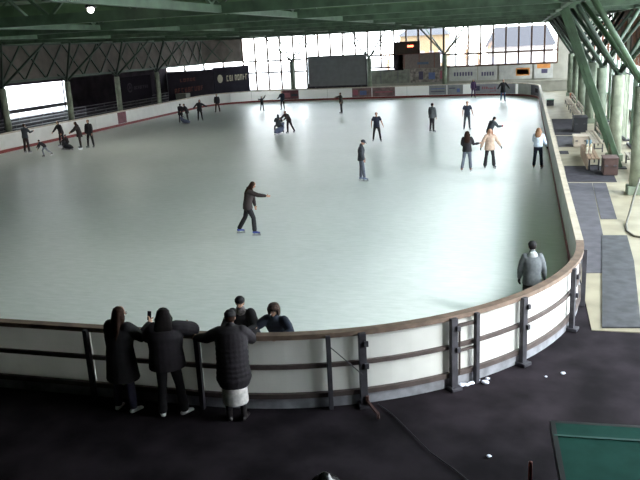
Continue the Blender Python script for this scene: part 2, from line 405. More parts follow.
for i, y in enumerate((32.6, 35.9)):
    e = empty('inclined_prop', (3.95, y, FLOOR))
    MB().bar((0, 0, .04), (-2.4, .2, 6.55-FLOOR), .17, .22).build('steel_leg', m_prop, e, bevel=.015)
    MB().box((0, 0, .03), (.5, .5, .05)).build('base_plate', m_steel, e)
    tag(e, ['wide green inclined prop rising between the two nearest right columns', 'green inclined prop behind the second column', 'third green inclined prop along the walkway', 'fourth green inclined prop along the walkway', 'fifth green inclined prop along the walkway', 'farthest green inclined prop near the far wall'][i], 'prop', 'inclined props on the right')

# ------------------------------------------------------------------ roof
struct(MB().box(((XL+XR)/2, (YB+YF)/2, 8.25), (XR-XL+1.2, YF-YB+1.2, .2)), 'ceiling', m_deck)
ys = [5.5+7.3*i for i in range(11)]
for i, y in enumerate(ys):      # transverse lattice trusses
    if y < 16: continue
    mb = MB(); x0, x1 = -33.6, 5.6; N = 28; w = (x1-x0)/N
    mb.box(((x0+x1)/2, y, 6.72), (x1-x0, .26, .30)).box(((x0+x1)/2, y, 8.05), (x1-x0, .2, .2))
    for k in range(N):
        a, b = (6.8, 8.0) if k % 2 == 0 else (8.0, 6.8)
        mb.bar((x0+k*w, y, a), (x0+(k+1)*w, y, b), .09)
    o = mb.build('roof_truss', m_green); o['kind'] = 'structure'
    mb = MB().box(((x0+x1)/2, y+3.65, 7.25), (x1-x0, .22, .5))
    o = mb.build('roof_beam', m_deck); o['kind'] = 'structure'
for x in (-34.0, -25.1, -16.8, -8.4, 1.5, 5.4):
    mb = MB(); y0, y1 = 12., 79.; N = 36; w = (y1-y0)/N
    mb.box((x, (y0+y1)/2, 6.70), (.18, y1-y0, .2)).box((x, (y0+y1)/2, 8.0), (.16, y1-y0, .18))
    for k in range(N):
        a, b = (6.8, 7.95) if k % 2 == 0 else (7.95, 6.8)
        mb.bar((x, y0+k*w, a), (x, y0+(k+1)*w, b), .08)
    o = mb.build('roof_truss', m_green); o['kind'] = 'structure'
# edge girder at the far end closes the eave
struct(MB().box(((XL+XR)/2, YW-.3, 7.4), (XR-XL, .3, 1.2)), 'roof_edge_girder', m_deck)
# long lamp covers hung under the roof
lamps = [(240, 17, 262, 17.5), (283, 19.5, 310, 20), (160, 27.5, 178, 27.8), (212, 28, 228, 28), (334, 21, 365, 23), (362, 27.5, 390, 28), (228, 16, 238, 16.5)]
for i, (a, b, c, d) in enumerate(lamps):
    Y = (52, 52, 59, 59, 59, 66.5, 45)[i]+.9; p = ony(a, b, Y); q = ony(c, d, Y)
    e = empty('ceiling_lamp', ((p.x+q.x)/2, Y, 6.9)); L_ = abs(q.x-p.x); zc = (p.z+q.z)/2-6.9
    MB().box((0, 0, zc), (L_, .16, .07)).build('lamp_cover', m_lit, e, bevel=.02)
    MB().box((0, 0, zc+.06), (L_*.98, .2, .05)).build('lamp_housing', m_steel, e)
    hz = 8.15-6.9
    MB().bar((-L_*.4, 0, zc+.08), (-L_*.4, 0, hz), .03).bar((L_*.4, 0, zc+.08), (L_*.4, 0, hz), .03).build('hanger', m_steel, e)
    tag(e, ['unlit long ceiling lamp above the left edge of the far windows', 'unlit long ceiling lamp above the V struts left of the screen', 'short unlit ceiling lamp over the dark left stands', 'short unlit ceiling lamp just left of the far windows', 'unlit long ceiling lamp above the big grey screen', 'unlit ceiling lamp above the windows right of the screen', 'stub of ceiling lamp high at upper left of the far windows'][i], 'lamp', 'long lamps under the roof')
p = onz(420, 2, 7.5); q = onz(478, 18, 7.5)
tag(MB().bar((p.x, p.y, 7.6), (p.x+.2, q.y-8, 7.6), .12, .06).build('cable_tray', m_lit), 'pale cable tray running lengthwise under the roof, upper right', 'cable tray')

FL = [tuple(onz(91, 12, 6.75).xy), tuple(onz(147, 2, 6.75).xy), (-24., 40.2), (-15., 32.9)]; FLE = (40, 40, 170, 70)
# ------------------------------------------------------------------ left side
struct(MB().box((XL-.1, 21.8, 3.9), (.2, 59.2, 8.4)), 'wall_left', m_dwall)
struct(MB().box((XL-.1, 70.1, 3.9), (.2, 20.2, 8.4)), 'wall_left', m_dwall)
struct(MB().box((XL-.1, 55.7, .2), (.2, 8.6, 1.2)), 'wall_left', m_dwall)
struct(MB().box((XL-.1, 55.7, 5.8), (.2, 8.6, 4.6)), 'wall_left', m_dwall)
e = empty('window_6', (XL-.1, 55.7, .8)); e['kind'] = 'structure'
MB().box((0, 0, 1.35), (.012, 8.6, 2.7)).build('pane', GLASS, e)
MB().box((.06, 0, .62), (.1, 8.6, .34)).box((.06, 3.7, 1.35), (.1, .12, 2.7)).build('transom', m_steel, e)
# sheeted lattice girder above the stands
struct(MB().box((-34.45, 57., 5.35), (.08, 38, 2.5)), 'wall_left_infill', m_infill)
struct(MB().bar((-34.45, 76., 5.35), (-31.25, 79.9, 5.35), .08, 2.5), 'wall_corner_infill', m_infill)
mb = MB(); y = 38.
while y < 75.5:
    for k in (0, 1): mb.bar((-34.3, y, 4.15 if k else 6.6), (-34.3, min(y+2.45, 76), 6.6 if k else 4.15), .09)
    y += 2.45
mb.box((-34.3, 57, 4.12), (.2, 38, .18)).box((-34.3, 57, 6.62), (.2, 38, .2))
for k in (0, 1):
    for j in range(2): mb.bar(V((-34.3+1.5*j, 76+1.95*j, 4.15 if k else 6.6)), V((-34.3+1.5*(j+1), 76+1.95*(j+1), 6.6 if k else 4.15)), .09)
struct(mb, 'wall_left_lattice', m_strut)
# stands: stepped terrace with long seats
mb = MB()
for i in range(5): mb.box((-35.2-1.05*i, 58.5, (FLOOR+.12+.14*i)/2), (1.04, 40, .12+.14*i-FLOOR))
struct(mb, 'floor_terrace', m_dwall)
for i in range(5):
    zt = .12+.14*i
    e = empty('stand_bench', (-35.2-1.05*i, 58.5, zt))
    MB().box((0, 0, .38), (.32, 38, .05)).build('seat', mat('grey_seat_plank', (.075, .065, .075), .6, var=.3, scale=2), e)
    for k in range(12):
        MB().box((0, -17.6+3.2*k, .175), (.1, .06, .36)).build('leg', m_steel, e)
    tag(e, 'long dark plank seat in the left stands, %s' % ['front row behind the barrier', 'second row from the barrier', 'middle row of five', 'second highest row', 'top row against the wall'][i], 'bench', 'plank seats in the left stands')
# hoardings at the far left corner
def hoarding(a, b, z0, z1, m, label, bits=()):
    a = V((a[0], a[1], 0)); b = V((b[0], b[1], 0)); d = b-a; ang = math.atan2(d.y, d.x)
    e = empty('banner', (a.x, a.y, FLOOR), ang); L_ = d.length
    MB().box((L_/2, 0, (z0+z1)/2-FLOOR), (L_, .04, z1-z0)).build('sheet', m, e)
    for k in range(3): MB().box((.06+(L_-.12)*k/2, .06, (z1)/2-FLOOR/2), (.06, .06, z1-FLOOR)).build('support_post', m_steel, e)
    for (u0, u1, w0, w1, mm, kind) in bits:
        x0, x1 = u0*L_, u1*L_; za, zb = z0+(z1-z0)*w0-FLOOR, z0+(z1-z0)*w1-FLOOR
        if kind == 'disc':
            r = (zb-za)/2; c = V(((x0+x1)/2, -.03, (za+zb)/2)); q = MB().tube([c, c+V((0, -.012, 0))], r, 24)
            q.build('round_logo', mm, e)
        elif kind == 'ring':
            r = (zb-za)/2; c = V(((x0+x1)/2, -.03, (za+zb)/2))
            q = MB().tube([c+V((cos(t*pi/12)*r, 0, sin(t*pi/12)*r)) for t in range(25)], .06, 6, cap=False)
            q.bar(c+V((-r*.4, 0, -r*.3)), c+V((0, 0, r*.5)), .08).bar(c+V((r*.4, 0, -r*.3)), c+V((0, 0, r*.5)), .08)
            q.build('round_logo', mm, e)
        else:
            n_ = kind; w = (x1-x0)/n_; q = MB(); rnd = random.Random(n_*7+len(label))
            for k in range(n_):   # letter-like strokes
                X = x0+k*w; q.box((X+w*.12, -.028, (za+zb)/2), (w*.2, .012, zb-za))
                if rnd.random() < .7: q.box((X+w*.4, -.028, zb-(zb-za)*.1), (w*.45, .012, (zb-za)*.2))
                if rnd.random() < .5: q.box((X+w*.4, -.028, za+(zb-za)*.1), (w*.45, .012, (zb-za)*.2))
                if rnd.random() < .5: q.box((X+w*.4, -.028, (za+zb)/2), (w*.4, .012, (zb-za)*.18))
                if rnd.random() < .5: q.box((X+w*.62, -.028, (za+zb)/2), (w*.18, .012, zb-za))
            q.build('lettering', mm, e)
    tag(e, label, 'banner', 'dark banners at the far left corner'); return e
m_or = mat('faded_orange_print', (.06, .020, .014), .9, spec=.1); m_cream = mat('cream_print', (.24, .22, .16), .8, spec=.2); m_dim = mat('dim_grey_print', (.035, .030, .035), .9, spec=.1)
hoarding((-33.4, 65.3), (-32.2, 73.6), 1.0, 3.6, m_navy, 'large dark banner with faded orange lettering at the far left corner', [(.12, .75, .22, .40, m_or, 9), (.25, .6, .62, .74, m_or, 5)])
hoarding((-32.2, 73.7), (-30.4, 79.6), .6, 3.7, mat('slate_tarpaulin', (.010, .009, .013), .95, spec=.05, var=.2, scale=1), 'slate banner with cream round logo and lettering beside the bright windows', [(.10, .22, .47, .75, m_cream, 'disc'), (.34, .96, .5, .70, m_cream, 8)])
hoarding((-34.5, 57.7), (-34.5, 64.0), 1.45, 3.6, mat('near_black_tarpaulin', (.008, .006, .009), .95, spec=.05), 'near-black banner with dim ring logo between two left columns', [(.28, .42, .38, .72, m_dim, 'ring'), (.48, .9, .45, .58, m_dim, 8)])
# small box standing behind the boards at the far left corner
tag(MB().box((-32.25, 66.0, .75), (1.1, 1.0, 1.7)).build('shelter_box', mat('dull_olive_panel', (.10, .10, .085), .8), bevel=.03), 'dull olive box behind the barrier below the orange lettering', 'box')

# ------------------------------------------------------------------ far end furniture
a = ony(308, 56, 78.3); b = ony(367, 86, 78.3)
e = empty('projection_screen', ((a.x+b.x)/2, 78.3, FLOOR)); w = b.x-a.x; zc = (a.z+b.z)/2-FLOOR
MB().box((0, 0, zc), (w, .08, 3.15)).build('screen_sheet', m_grey, e)
fr = MB(); 
for s_ in (-1, 1): fr.box((s_*w/2, .02, zc), (.1, .14, 3.25)); fr.box((0, .02, zc+s_*1.6), (w, .14, .1))
fr.build('frame', m_steel, e)
for s_ in (-1, 1): MB().box((s_*w*.4, .1, (zc-1.6)/2), (.12, .12, zc-1.6)).build('leg', m_steel, e)
tag(e, 'large blank grey screen standing in front of the far windows', 'screen')
# scoreboard
a = ony(395, 42, 78.9); b = ony(420, 53.5, 78.9)
e = empty('scoreboard', ((a.x+b.x)/2, 78.9, b.z)); w = b.x-a.x; h = a.z-b.z
MB().box((0, 0, h/2), (w, .25, h)).build('casing', mat('dark_brown_casing', (.035, .022, .015), .6), e, bevel=.02)
mled = mat('red_led', (.6, .05, .03), .4, emit=(1., .12, .06), es=6)
q = MB()
for k in range(4):
    X = .05+k*.16
    q.box((X, -.14, h*.62), (.025, .02, .17)).box((X+.09, -.14, h*.62), (.025, .02, .17)).box((X+.045, -.14, h*.62+.08), (.09, .02, .025)).box((X+.045, -.14, h*.62), (.09, .02, .025)).box((X+.045, -.14, h*.62-.08), (.09, .02, .025))
q.build('red_digits', mled, e)
for s_ in (-1, 1): MB().bar((s_*w*.4, .05, h), (s_*w*.4, .05, 6.6-b.z), .05).build('hanger', m_steel, e)
tag(e, 'dark brown scoreboard with small red digits before the far windows', 'scoreboard')
# partition panels / booth below the right windows
a = ony(395, 53, 79.2); b = ony(403, 68, 79.2)
struct(MB().box(((a.x+b.x)/2, 79.4, 3.4), (b.x-a.x, .3, 1.9)), 'wall_far_pier', m_dwall)
e = empty('grandstand_booth', (-10.9, 79.3, 2.6)); 
MB().box((0, .2, .75), (4.4, .5, 1.5)).build('booth_wall', mat('taupe_panel', (.22, .18, .17), .8, var=.1), e)
MB().box((0, -.08, 1.52), (4.6, .2, .09)).build('booth_rail', mat('red_brown_rail', (.22, .07, .05), .6), e)
for k in range(3): MB().box((-1.6+1.6*k, -.07, .75), (.07, .04, 1.5)).build('booth_post', mat('red_brown_rail', (.22, .07, .05)), e)
MB().box((.4, -.08, .5), (1.2, .04, .25)).build('booth_window', mat('blue_grey_pane', (.10, .14, .22), .3), e)
tag(e, 'taupe booth with red-brown rails below the scoreboard', 'booth')
def mural(pxa, pxb, m, label, bits=(), z0=1.08, z1=2.5):
    a = ony(pxa, 75, 79.6); b = ony(pxb, 75, 79.6); w = b.x-a.x
    e = empty('wall_banner', ((a.x+b.x)/2, 79.9, z0))
    MB().box((0, 0, (z1-z0)/2), (w, .06, z1-z0)).build('sheet', m, e)
    for (x, z, rx, rz_, mm) in bits: MB().box((x*w, -.035, z*(z1-z0)), (rx*w, .012, rz_*(z1-z0))).build('printed_mark', mm, e)
    tag(e, label, 'banner', 'banners along the low far wall'); return e
mg1 = mat('mural_grey_green', (.20, .21, .18), .8, var=.25, scale=2); mg2 = mat('mural_mixed', (.25, .22, .20), .8, var=.5, scale=3); mg3 = mat('mural_pale', (.42, .42, .40), .8, var=.12, scale=2)
mo = mat('orange_print', (.55, .22, .06), .6); mgr = mat('green_print', (.12, .24, .08), .6)
mural(371, 409, mg1, 'dull green-grey wall banner right of the grey screen', [(-.25, .5, .01, 1, m_ink), (.2, .5, .01, 1, m_ink)])
mural(410, 446, mg2, 'wall banner with mottled dark figures below the booth', [(-.2, .5, .12, .6, m_ink), (.1, .45, .18, .5, m_blu), (.38, .5, .1, .6, m_inkp)])
mural(449, 477, mg3, 'pale wall banner with dark word, right of the pale green column', letters(-.3, .3, 0, 0, 1, m_ink, 1) and [(-.3+.1*k, .5, .06, .28, m_ink) for k in range(7)])
mural(478, 497, mg3, 'pale wall banner with slanting dark letters', [(-.28+.14*k, .45, .09, .28, m_ink) for k in range(5)])
mural(499, 532, mg3, 'pale wall banner with oval orange and green emblem', [(.22, .5, .42, .55, mo), (.22, .5, .36, .38, mgr), (.22, .5, .25, .2, m_inkp)])
mural(534, 553, mg3, 'pale wall banner with orange top and small dark box', [(0, .85, .7, .3, mo), (.05, .5, .32, .3, m_ink)])
# handrail ledge near far right
struct(MB().box((.9, 77.6, .95), (7.2, .25, .12)).box((.9, 77.6, .4), (7.2, .12, 1.0)), 'trim_1', m_bwall)

ad(100, 127, 114, 125, m_red, 'dark red advertising panel on the left barrier', marks=[])
ad(284, 101, 301, 100.3, m_red, 'dark red advertising panel left of centre on the far barrier', marks=[(.06, .5, .2, .75, m_inkp), (.55, .95, .3, .6, m_add)])
ad(353, 99, 372, 98.5, m_adr, 'faded red and blue advertising panel below the far screen', marks=[(.05, .3, .2, .8, m_inkp), (.4, .75, .2, .7, m_blu)])
ad(373, 98.4, 395, 98, m_adr, 'faded red advertising panel with a wavy dark line', marks=[(.1, .9, .42, .55, m_inkp)])
ad(429, 97.3, 446, 97, m_adg, 'grey advertising panel with fine lines, right of white panels', marks=[(.1, .9, .6, .68, m_blu), (.1, .9, .3, .38, m_ink)])
ad(446.5, 97, 462.5, 96.6, m_adg, 'grey advertising panel with small blue figure', marks=[(.6, .8, .2, .6, m_blu), (.1, .5, .6, .7, m_ink)])
ad(474, 96.3, 514, 96, m_adl, 'pale lilac advertising panel with purple emblem and pink word', marks=[(.02, .12, .3, .8, m_ink)]+letters(.17, .5, .45, .6, 7, m_inkp, 3)+letters(.35, .5, .18, .26, 4, m_inkp, 4))
ad(524, 97.5, 536.5, 99.3, m_add, 'dark slate advertising panel near the far right corner', marks=[(.35, .7, .3, .7, m_dim)])

# ------------------------------------------------------------------ right side wall
m_orange = mat('brick_red_slat', (.22, .075, .035), .7, var=.35, scale=3)
m_strip = mat('pale_green_strip', (.42, .46, .36), .6, var=.2, scale=2)
struct(MB().box((XR+.1, (YB+6.8)/2, 3.9), (.2, 13.8, 8.4)), 'wall_right', m_dwall)
struct(MB().box((XR+.1, 43., .15), (.2, 74, .5)), 'wall_right', m_bwall)
struct(MB().box((XR+.1, 43., 8.0), (.2, 74, .3)), 'wall_right', m_green)
def side_window(idx, y0, y1, z0, z1, step):
    e = empty('window_%d' % idx, (XR+.1, (y0+y1)/2, z0)); e['kind'] = 'structure'; h = z1-z0; L_ = y1-y0
    MB().box((0, 0, h/2), (.012, L_, h)).build('pane', GLASS, e)
    k = round(L_/step); f = MB()
    for i in range(k+1): f.box((-.02, -L_/2+L_*i/k, h/2), (.12, .10, h))
    f.build('mullion', m_green, e)
    MB().box((-.02, 0, .04), (.14, L_, .08)).box((-.02, 0, h*.5), (.14, L_, .08)).box((-.02, 0, h-.04), (.14, L_, .08)).build('transom', m_green, e)
struct(MB().box((XR-.02, 54.5, 5.9), (.1, 17, 4.0)), 'wall_right_cladding', mat('brown_cladding', (.09, .05, .03), .8, var=.4, scale=1, stretch=(1, 6, .3)))
side_window(7, 6.9, 45.6, .4, 7.85, 2.43); side_window(8, 45.7, 79.9, .4, 7.85, 2.43)
for i in range(13):
    y = 46.6+2.43*i
    e = empty('hanging_curtain', (XR-.25, y+.4, 3.45)); q = MB(); 
    for k in range(7): q.box((random.uniform(-.03, .03), -.75+.25*k, 1.4), (.04, .19, 2.8))
    q.build('slats', m_orange if i % 3 != 2 else m_strip, e)
    MB().bar((0, -.9, 2.83), (0, .9, 2.83), .05).build('curtain_rail', m_steel, e)
    tag(e, 'brick red slatted curtain high on the right glazed wall' if i % 3 != 2 else 'pale slatted curtain high on the right glazed wall', 'curtain', 'slatted curtains on the right wall')
for i in range(16):
    y = 33.+2.9*i
    e = empty('strip_panel', (5.2, y, FLOOR)); q = MB()
    for k in range(4): q.box((random.uniform(-.04, .04), -.7+.42*k, 1.75), (.05, .22, 3.3))
    q.build('strips', m_strip if i % 2 else m_greenL, e); MB().box((0, 0, .05), (.3, 1.9, .1)).build('foot', m_steel, e); MB().bar((0, -1, 3.42), (0, 1, 3.42), .06).build('head_rail', m_steel, e)
    tag(e, ('pale green' if i % 2 else 'mid green')+' upright strip panel standing behind the right benches', 'panel', 'strip panels behind the benches')

# ------------------------------------------------------------------ walkway mats and furniture
def floor_mat(px, m, label, dz=.012):
    P = [onz(x, y, FLOOR+.01) for x, y in px]; mb = MB(); n_ = len(P)
    for p in P: mb.v.append(V((p.x, p.y, FLOOR+.0065)))
    for p in P: mb.v.append(V((p.x, p.y, FLOOR+.0065+dz)))
    mb.f.append(tuple(reversed(range(n_)))); mb.f.append(tuple(range(n_, 2*n_))); mb.mi += [0, 0]
    for i in range(n_): mb.f.append((i, (i+1) % n_, n_+(i+1) % n_, n_+i)); mb.mi.append(0)
    tag(mb.build('rubber_mat', m), label, 'mat', 'rubber mats on the walkway')
floor_mat([(566, 183), (592, 183), (604, 240), (602, 273), (583, 273)], m_matg, 'long pale grey mat beside the right barrier')
floor_mat([(592.5, 183), (606, 183), (617, 219), (601, 219)], m_matg, 'grey mat beside the long pale one, below the thick column')
floor_mat([(564, 166), (610, 166), (617, 182), (567, 182)], m_matd, 'dark mat in front of the brown bench with boots')
floor_mat([(551.5, 119), (578, 119), (581, 135), (555, 135)], m_matd, 'dark mat left of the black crate')
floor_mat([(556, 136), (573, 136), (575, 147), (558.5, 147)], m_matg, 'small grey mat beside the pale crate')
floor_mat([(559, 151), (568, 151), (569, 154), (560, 154)], m_matd, 'narrow dark strip mat against the right barrier')
floor_mat([(602, 236), (627, 236), (634, 262), (641, 328), (602, 328)], mat('worn_black_matting', (.030, .030, .036), .6, var=.5, scale=4, detail=8), 'large worn black mat on pale walkway at right edge', .03)
def bench(x, y0, y1, label, m, back=True, h=.45, front=False):
    e = empty('wooden_bench', (x, (y0+y1)/2, FLOOR+.02)); L_ = y1-y0
    for k in range(3): MB().box((-.17+.16*k, 0, h), (.13, L_, .04)).build('seat_slat', m, e)
    if back:
        for k in range(2): MB().box((.28+.03*k, 0, h+.2+.2*k), (.03, L_, .13)).build('back_slat', m, e)
    if front: MB().box((-.245, 0, h*.5), (.02, L_-.1, h-.06)).build('front_panel', m, e)
    for s_ in (-1, 0, 1):
        q = MB().box((.02, s_*(L_/2-.2), h/2-.05), (.3, .05, .05)).box((-.17, s_*(L_/2-.2), h/2-.01), (.06, .06, h-.02)).box((.2, s_*(L_/2-.2), h/2-.01), (.06, .06, h-.02))
        if back: q.bar((.2, s_*(L_/2-.2), h-.03), (.345, s_*(L_/2-.2), h+.48), .05)
        q.build('leg_frame', m_steel, e)
    tag(e, label, 'bench', 'benches along the right walkway')
bench(3.35, 50.2, 55.8, 'slatted wooden bench with backrest, farthest along right walkway', m_woodL)
bench(3.35, 57.6, 63.0, 'slatted bench just before the farthest, against green strips', m_woodL)
bench(3.45, 36.8, 41.6, 'slatted bench with pale front edge behind the boot bench', m_woodL)
bench(4.5, 29.3, 34.0, 'slatted bench beside the second concrete column', m_woodL)
bench(2.85, 31.9, 36.2, 'low brown bench with boots on it', m_wood, back=False, h=.5, front=True)
def crate(c, d, m, label, name='storage_crate', lid=None):
    e = empty(name, (c[0], c[1], FLOOR+.02))
    q = MB().box((0, 0, d[2]/2), d); q.build('body', m, e, bevel=.02)
    MB().box((0, 0, d[2]+.025), (d[0]+.05, d[1]+.05, .05)).build('lid', lid or m, e, bevel=.01)
    for s_ in (-1, 1): MB().box((s_*d[0]*.3, -d[1]/2-.015, d[2]*.6), (.12, .03, .06)).build('latch', m_steel, e)
    tag(e, label, 'crate')
crate((3.15, 45.4), (.75, 1.6, .8), m_black, 'black storage crate at the end of the far bench')
crate((2.8, 39.3), (.7, .9, .5), m_woodL, 'pale wooden crate between black crate and boot bench')
crate((3.4, 31.3), (.55, .9, .65), mat('dark_brown_crate', (.06, .03, .025), .7), 'dark brown crate beside the boot bench')
crate((1.98, 61.9), (.55, .8, .45), m_black, 'small black crate with green lid by far right barrier', lid=mat('green_lid', (.04, .14, .07), .5))
crate((3.9, 66.8), (.35, .35, .5), mat('rust_box', (.30, .10, .05), .7), 'small rust coloured box near the far wall')
for i, (x, y, m_, lab) in enumerate(((2.72, 33.2, mat('pale_boot', (.6, .56, .45), .5), 'pale boots at the near end of the brown bench'), (2.82, 34.2, mat('cream_boot', (.62, .52, .36), .5), 'cream boots in the middle of the brown bench'), (2.9, 35.6, mat('blue_boot', (.18, .28, .36), .5), 'blue-grey boots at the far end of brown bench'))):
    e = empty('pair_of_boots', (x, y, FLOOR+.54))
    for s_ in (-1, 1): MB().loft([((s_*.075, -.02, .03), .05, .03), ((s_*.075, .05, .035), .05, .035), ((s_*.075, -.05, .12), .045, .05), ((s_*.075, -.06, .25), .05, .055)], n=10).build('boot', m_, e, True)
    tag(e, lab, 'boots', 'boots on the bench')
# hose hanging by the first column
P = [onz(640, 178, 1.0), onz(634, 196, .55), onz(629, 214, .1), onz(626, 224, FLOOR+.03), onz(627, 231, FLOOR+.03), onz(634, 236, FLOOR+.03), onz(645, 238, FLOOR+.03)]
tag(MB().tube(P, .03, 8).build('hose', mat('dark_hose', (.05, .045, .03), .5), None, True), 'dark hose looping down to the floor below the thick column', 'hose')
# teal kiosk roof, red post, lumps of snow, dome
zt = 1.6
a = onz(551.5, 422, zt); b = onz(660, 428.5, zt)
e = empty('kiosk', (a.x, a.y, FLOOR)); H_ = zt-FLOOR; W_ = 2.2; D_ = 2.0
ang = math.atan2(b.y-a.y, b.x-a.x); e.rotation_euler.z = ang
MB().box((W_/2, -D_/2, H_-.03), (W_, D_, .06)).build('roof_sheet', m_teal, e, bevel=.01)
MB().box((W_/2, -.28, H_+.004), (W_, .035, .012)).build('roof_seam', m_tealL, e)
MB().box((.01, -D_/2, H_-.05), (.05, D_+.04, .12)).box((W_/2, .01, H_-.05), (W_, .05, .1)).build('edge_trim', m_black, e)
MB().box((W_/2+.05, -D_/2, (H_-.06)/2), (W_-.2, D_-.15, H_-.06)).build('body', m_steel, e)
tag(e, 'kiosk with teal flat roof cut by bottom right photo corner', 'kiosk')
zt = 1.3; p = onz(530.5, 462, zt)
e = empty('marker_post', (p.x, p.y, FLOOR)); MB().tube([(0, 0, .06), (0, 0, zt-FLOOR)], .022, 10).build('pole', mat('red_paint', (.42, .045, .03), .5), e, True); MB().tube([(0, 0, 0), (0, 0, .06)], .16, 16).build('base', m_black, e)
tag(e, 'thin red post left of the teal kiosk roof', 'post')
p = onz(325, 479.5, .86)
e = empty('waste_bin', (p.x, p.y, FLOOR)); MB().tube([(0,0,0), (0,0,.85)], [.17, .19], 24).build('body', m_black, e, True)
MB().loft([((0,0,.86), .19, .19), ((0,0,.93), .165, .165), ((0,0,.97), .08, .08)], n=24).build('dome_lid', mat('shiny_black_lid', (.02, .02, .02), .15), e, True)
MB().tube([(cos(t*pi/14)*.195, sin(t*pi/14)*.195, .86) for t in range(29)], .012, 6, cap=False).build('metal_rim', mat('bright_rim', (.6, .6, .55), .25, metal=1), e, True)
tag(e, 'round black bin with bright rim at the bottom edge', 'bin')
snow = [(447, 382, .07), (458, 382.5, .06), (461, 381.5, .09), (464, 380.5, .07), (466.5, 381, .09), (469, 380, .06), (471.5, 379.5, .08), (474, 377.5, .05), (485, 378.5, .1), (487.5, 374.5, .06), (479, 376, .04)]
for i, (x, y, r) in enumerate(snow):
    r *= .62; p = onz(x, y+3, FLOOR+.03); mb = MB().ball((0, 0, 0), (r*1.1, r*.8, r*.5), 10)
    for k, v in enumerate(mb.v): v *= 1+.35*noise.noise(v*18+V((i, 0, 0)))
    o = mb.build('snow_lump', m_snow, None, True); o.location = (p.x, p.y, FLOOR+r*.42)
    tag(o, 'small white lump of scraped snow on the floor below the near barrier gate', 'snow', 'lumps of scraped snow')
for x, y, r, lab in ((563, 374, .035, 'crumpled white scrap on the dark floor right of the barrier'), (489, 457, .03, 'tiny white scrap on dark floor near the teal kiosk'), (546, 377, .02, 'tiny pale scrap on dark floor left of the crumpled scrap')):
    p = onz(x, y, FLOOR); mb = MB().ball((0,0,0), (r*1.3, r, r*.6), 8)
    for v in mb.v: v *= 1+.3*noise.noise(v*60)
    o = mb.build('paper_scrap', m_snow); o.location = (p.x, p.y, FLOOR+r*.5); tag(o, lab, 'litter')
tag(MB().tube([onz(x, y, FLOOR+.012) for x, y in ((378, 404), (392, 414), (410, 432), (430, 452), (455, 470), (480, 490))], .011, 6).build('floor_cable', m_black, None, True), 'thin black cable trailing across the dark floor', 'cable')

# shell behind the camera
struct(MB().box(((XL+XR)/2, YB-.1, 3.9), (XR-XL+.4, .2, 8.4)), 'wall_near', m_dwall)

# two roof floodlights, plus two added to brighten the left and middle ice
for i, (lx, ly) in enumerate(FL):
    zl = 6.81 if i < 2 else 7.25; e = empty('floodlight', (lx, ly, zl)); q = MB().tube([(0, 0, .05), (0, 0, .22)], [.16, .07], 16, cap=False); q.build('reflector_shade', m_steel, e, True)
    MB().ball((0, 0, .0), .085, 12).build('glowing_bulb', mat('lit_bulb', (1, 1, 1), .4, emit=(1, .96, .9), es=9), e, True)
    MB().tube([(0, 0, .22), (0, 0, 8.1-zl)], .02, 8).build('drop_rod', m_steel, e)
    tag(e, ['round floodlight under the roof at upper left, small bright dot', 'round floodlight at the very top, right of the other bright dot', 'added round floodlight under the roof, brightening the left ice', 'added round floodlight under the roof, brightening mid ice'][i], 'lamp', 'floodlights under the roof')
    l = bpy.data.lights.new('floodlight_lamp', 'SPOT'); l.energy = FLE[i]; l.spot_size = R_(150); l.spot_blend = .6; l.shadow_soft_size = .09; l.color = (1, .97, .86)
    o = bpy.data.objects.new('floodlight_lamp', l); col.objects.link(o); o.parent = e; o.location = (0, 0, -.3)

# ------------------------------------------------------------------ outdoors
struct(MB().box((-10, 60, -1.2), (420, 420, .2)), 'ground_outside', m_soil)
def house(x, y, w, d, h, rh, m, mr, label, nwin=5):
    e = empty('building', (x, y, -1.1)); MB().box((0, 0, h/2), (w, d, h)).build('wall', m, e)
    q = MB(); q.v = [V((-w/2-.5, -d/2-.5, h)), V((w/2+.5, -d/2-.5, h)), V((w/2+.5, d/2+.5, h)), V((-w/2-.5, d/2+.5, h)), V((-w/2+1, 0, h+rh)), V((w/2-1, 0, h+rh))]
    q.f = [(0,1,5,4), (2,3,4,5), (0,4,3), (1,2,5), (0,3,2,1)]; q.mi = [0]*5; q.build('roof', mr, e)
    for k in range(nwin): MB().box((-w/2+w*(k+.5)/nwin, -d/2-.02, h*.55), (w/nwin*.4, .06, h*.25)).build('window', mat('far_window', (.25, .25, .3), .3), e)
    tag(e, label, 'building')
m_h1 = mat('pale_render', (.25, .22, .21), .9); m_h2 = mat('grey_roof_tiles', (.026, .023, .028), .9); m_h3 = mat('tan_render', (.16, .11, .06), .9)
p = ony(520, 46, 128); house(p.x, 132, 10.5, 8, p.z+1.1, 3.2, m_h1, m_h2, 'pale house with grey hipped roof outside the right far windows')
p = ony(424, 48, 118); house(p.x, 120, 7, 8, 7.2, 1.4, m_h3, m_h2, 'tan house outside, behind the scoreboard')
def bare_tree(px, Y, h, label):
    p = ony(px, 60, Y); e = empty('tree', (p.x, Y, -1.1)); MB().tube([(0,0,0), (.1,0,h*.4), (0,.1,h*.55)], [.22, .15, .1], 8).build('trunk', mat('bark', (.12, .08, .06), .9), e, True)
    q = MB(); rnd = random.Random(px)
    for k in range(46):
        a = rnd.uniform(0, 6.28); l = rnd.uniform(.25, .5)*h; z = rnd.uniform(.3, .6)*h; b = V((cos(a)*l*.6, sin(a)*l*.6, z+l*.9)); s0 = V((0, 0, z))
        q.tube([s0, (s0+b)/2+V((0, 0, -.1*l)), b], .035, 5, r2=.01)
    q.build('branches', mat('twig', (.30, .16, .08), .9), e); tag(e, label, 'tree')
bare_tree(466, 112, 9, 'bare orange-brown tree outside, left window right of the pale column')
bare_tree(478, 106, 8, 'bare orange-brown tree outside, nearest the house')
bare_tree(388, 110, 7, 'bare tree outside just left of the scoreboard')

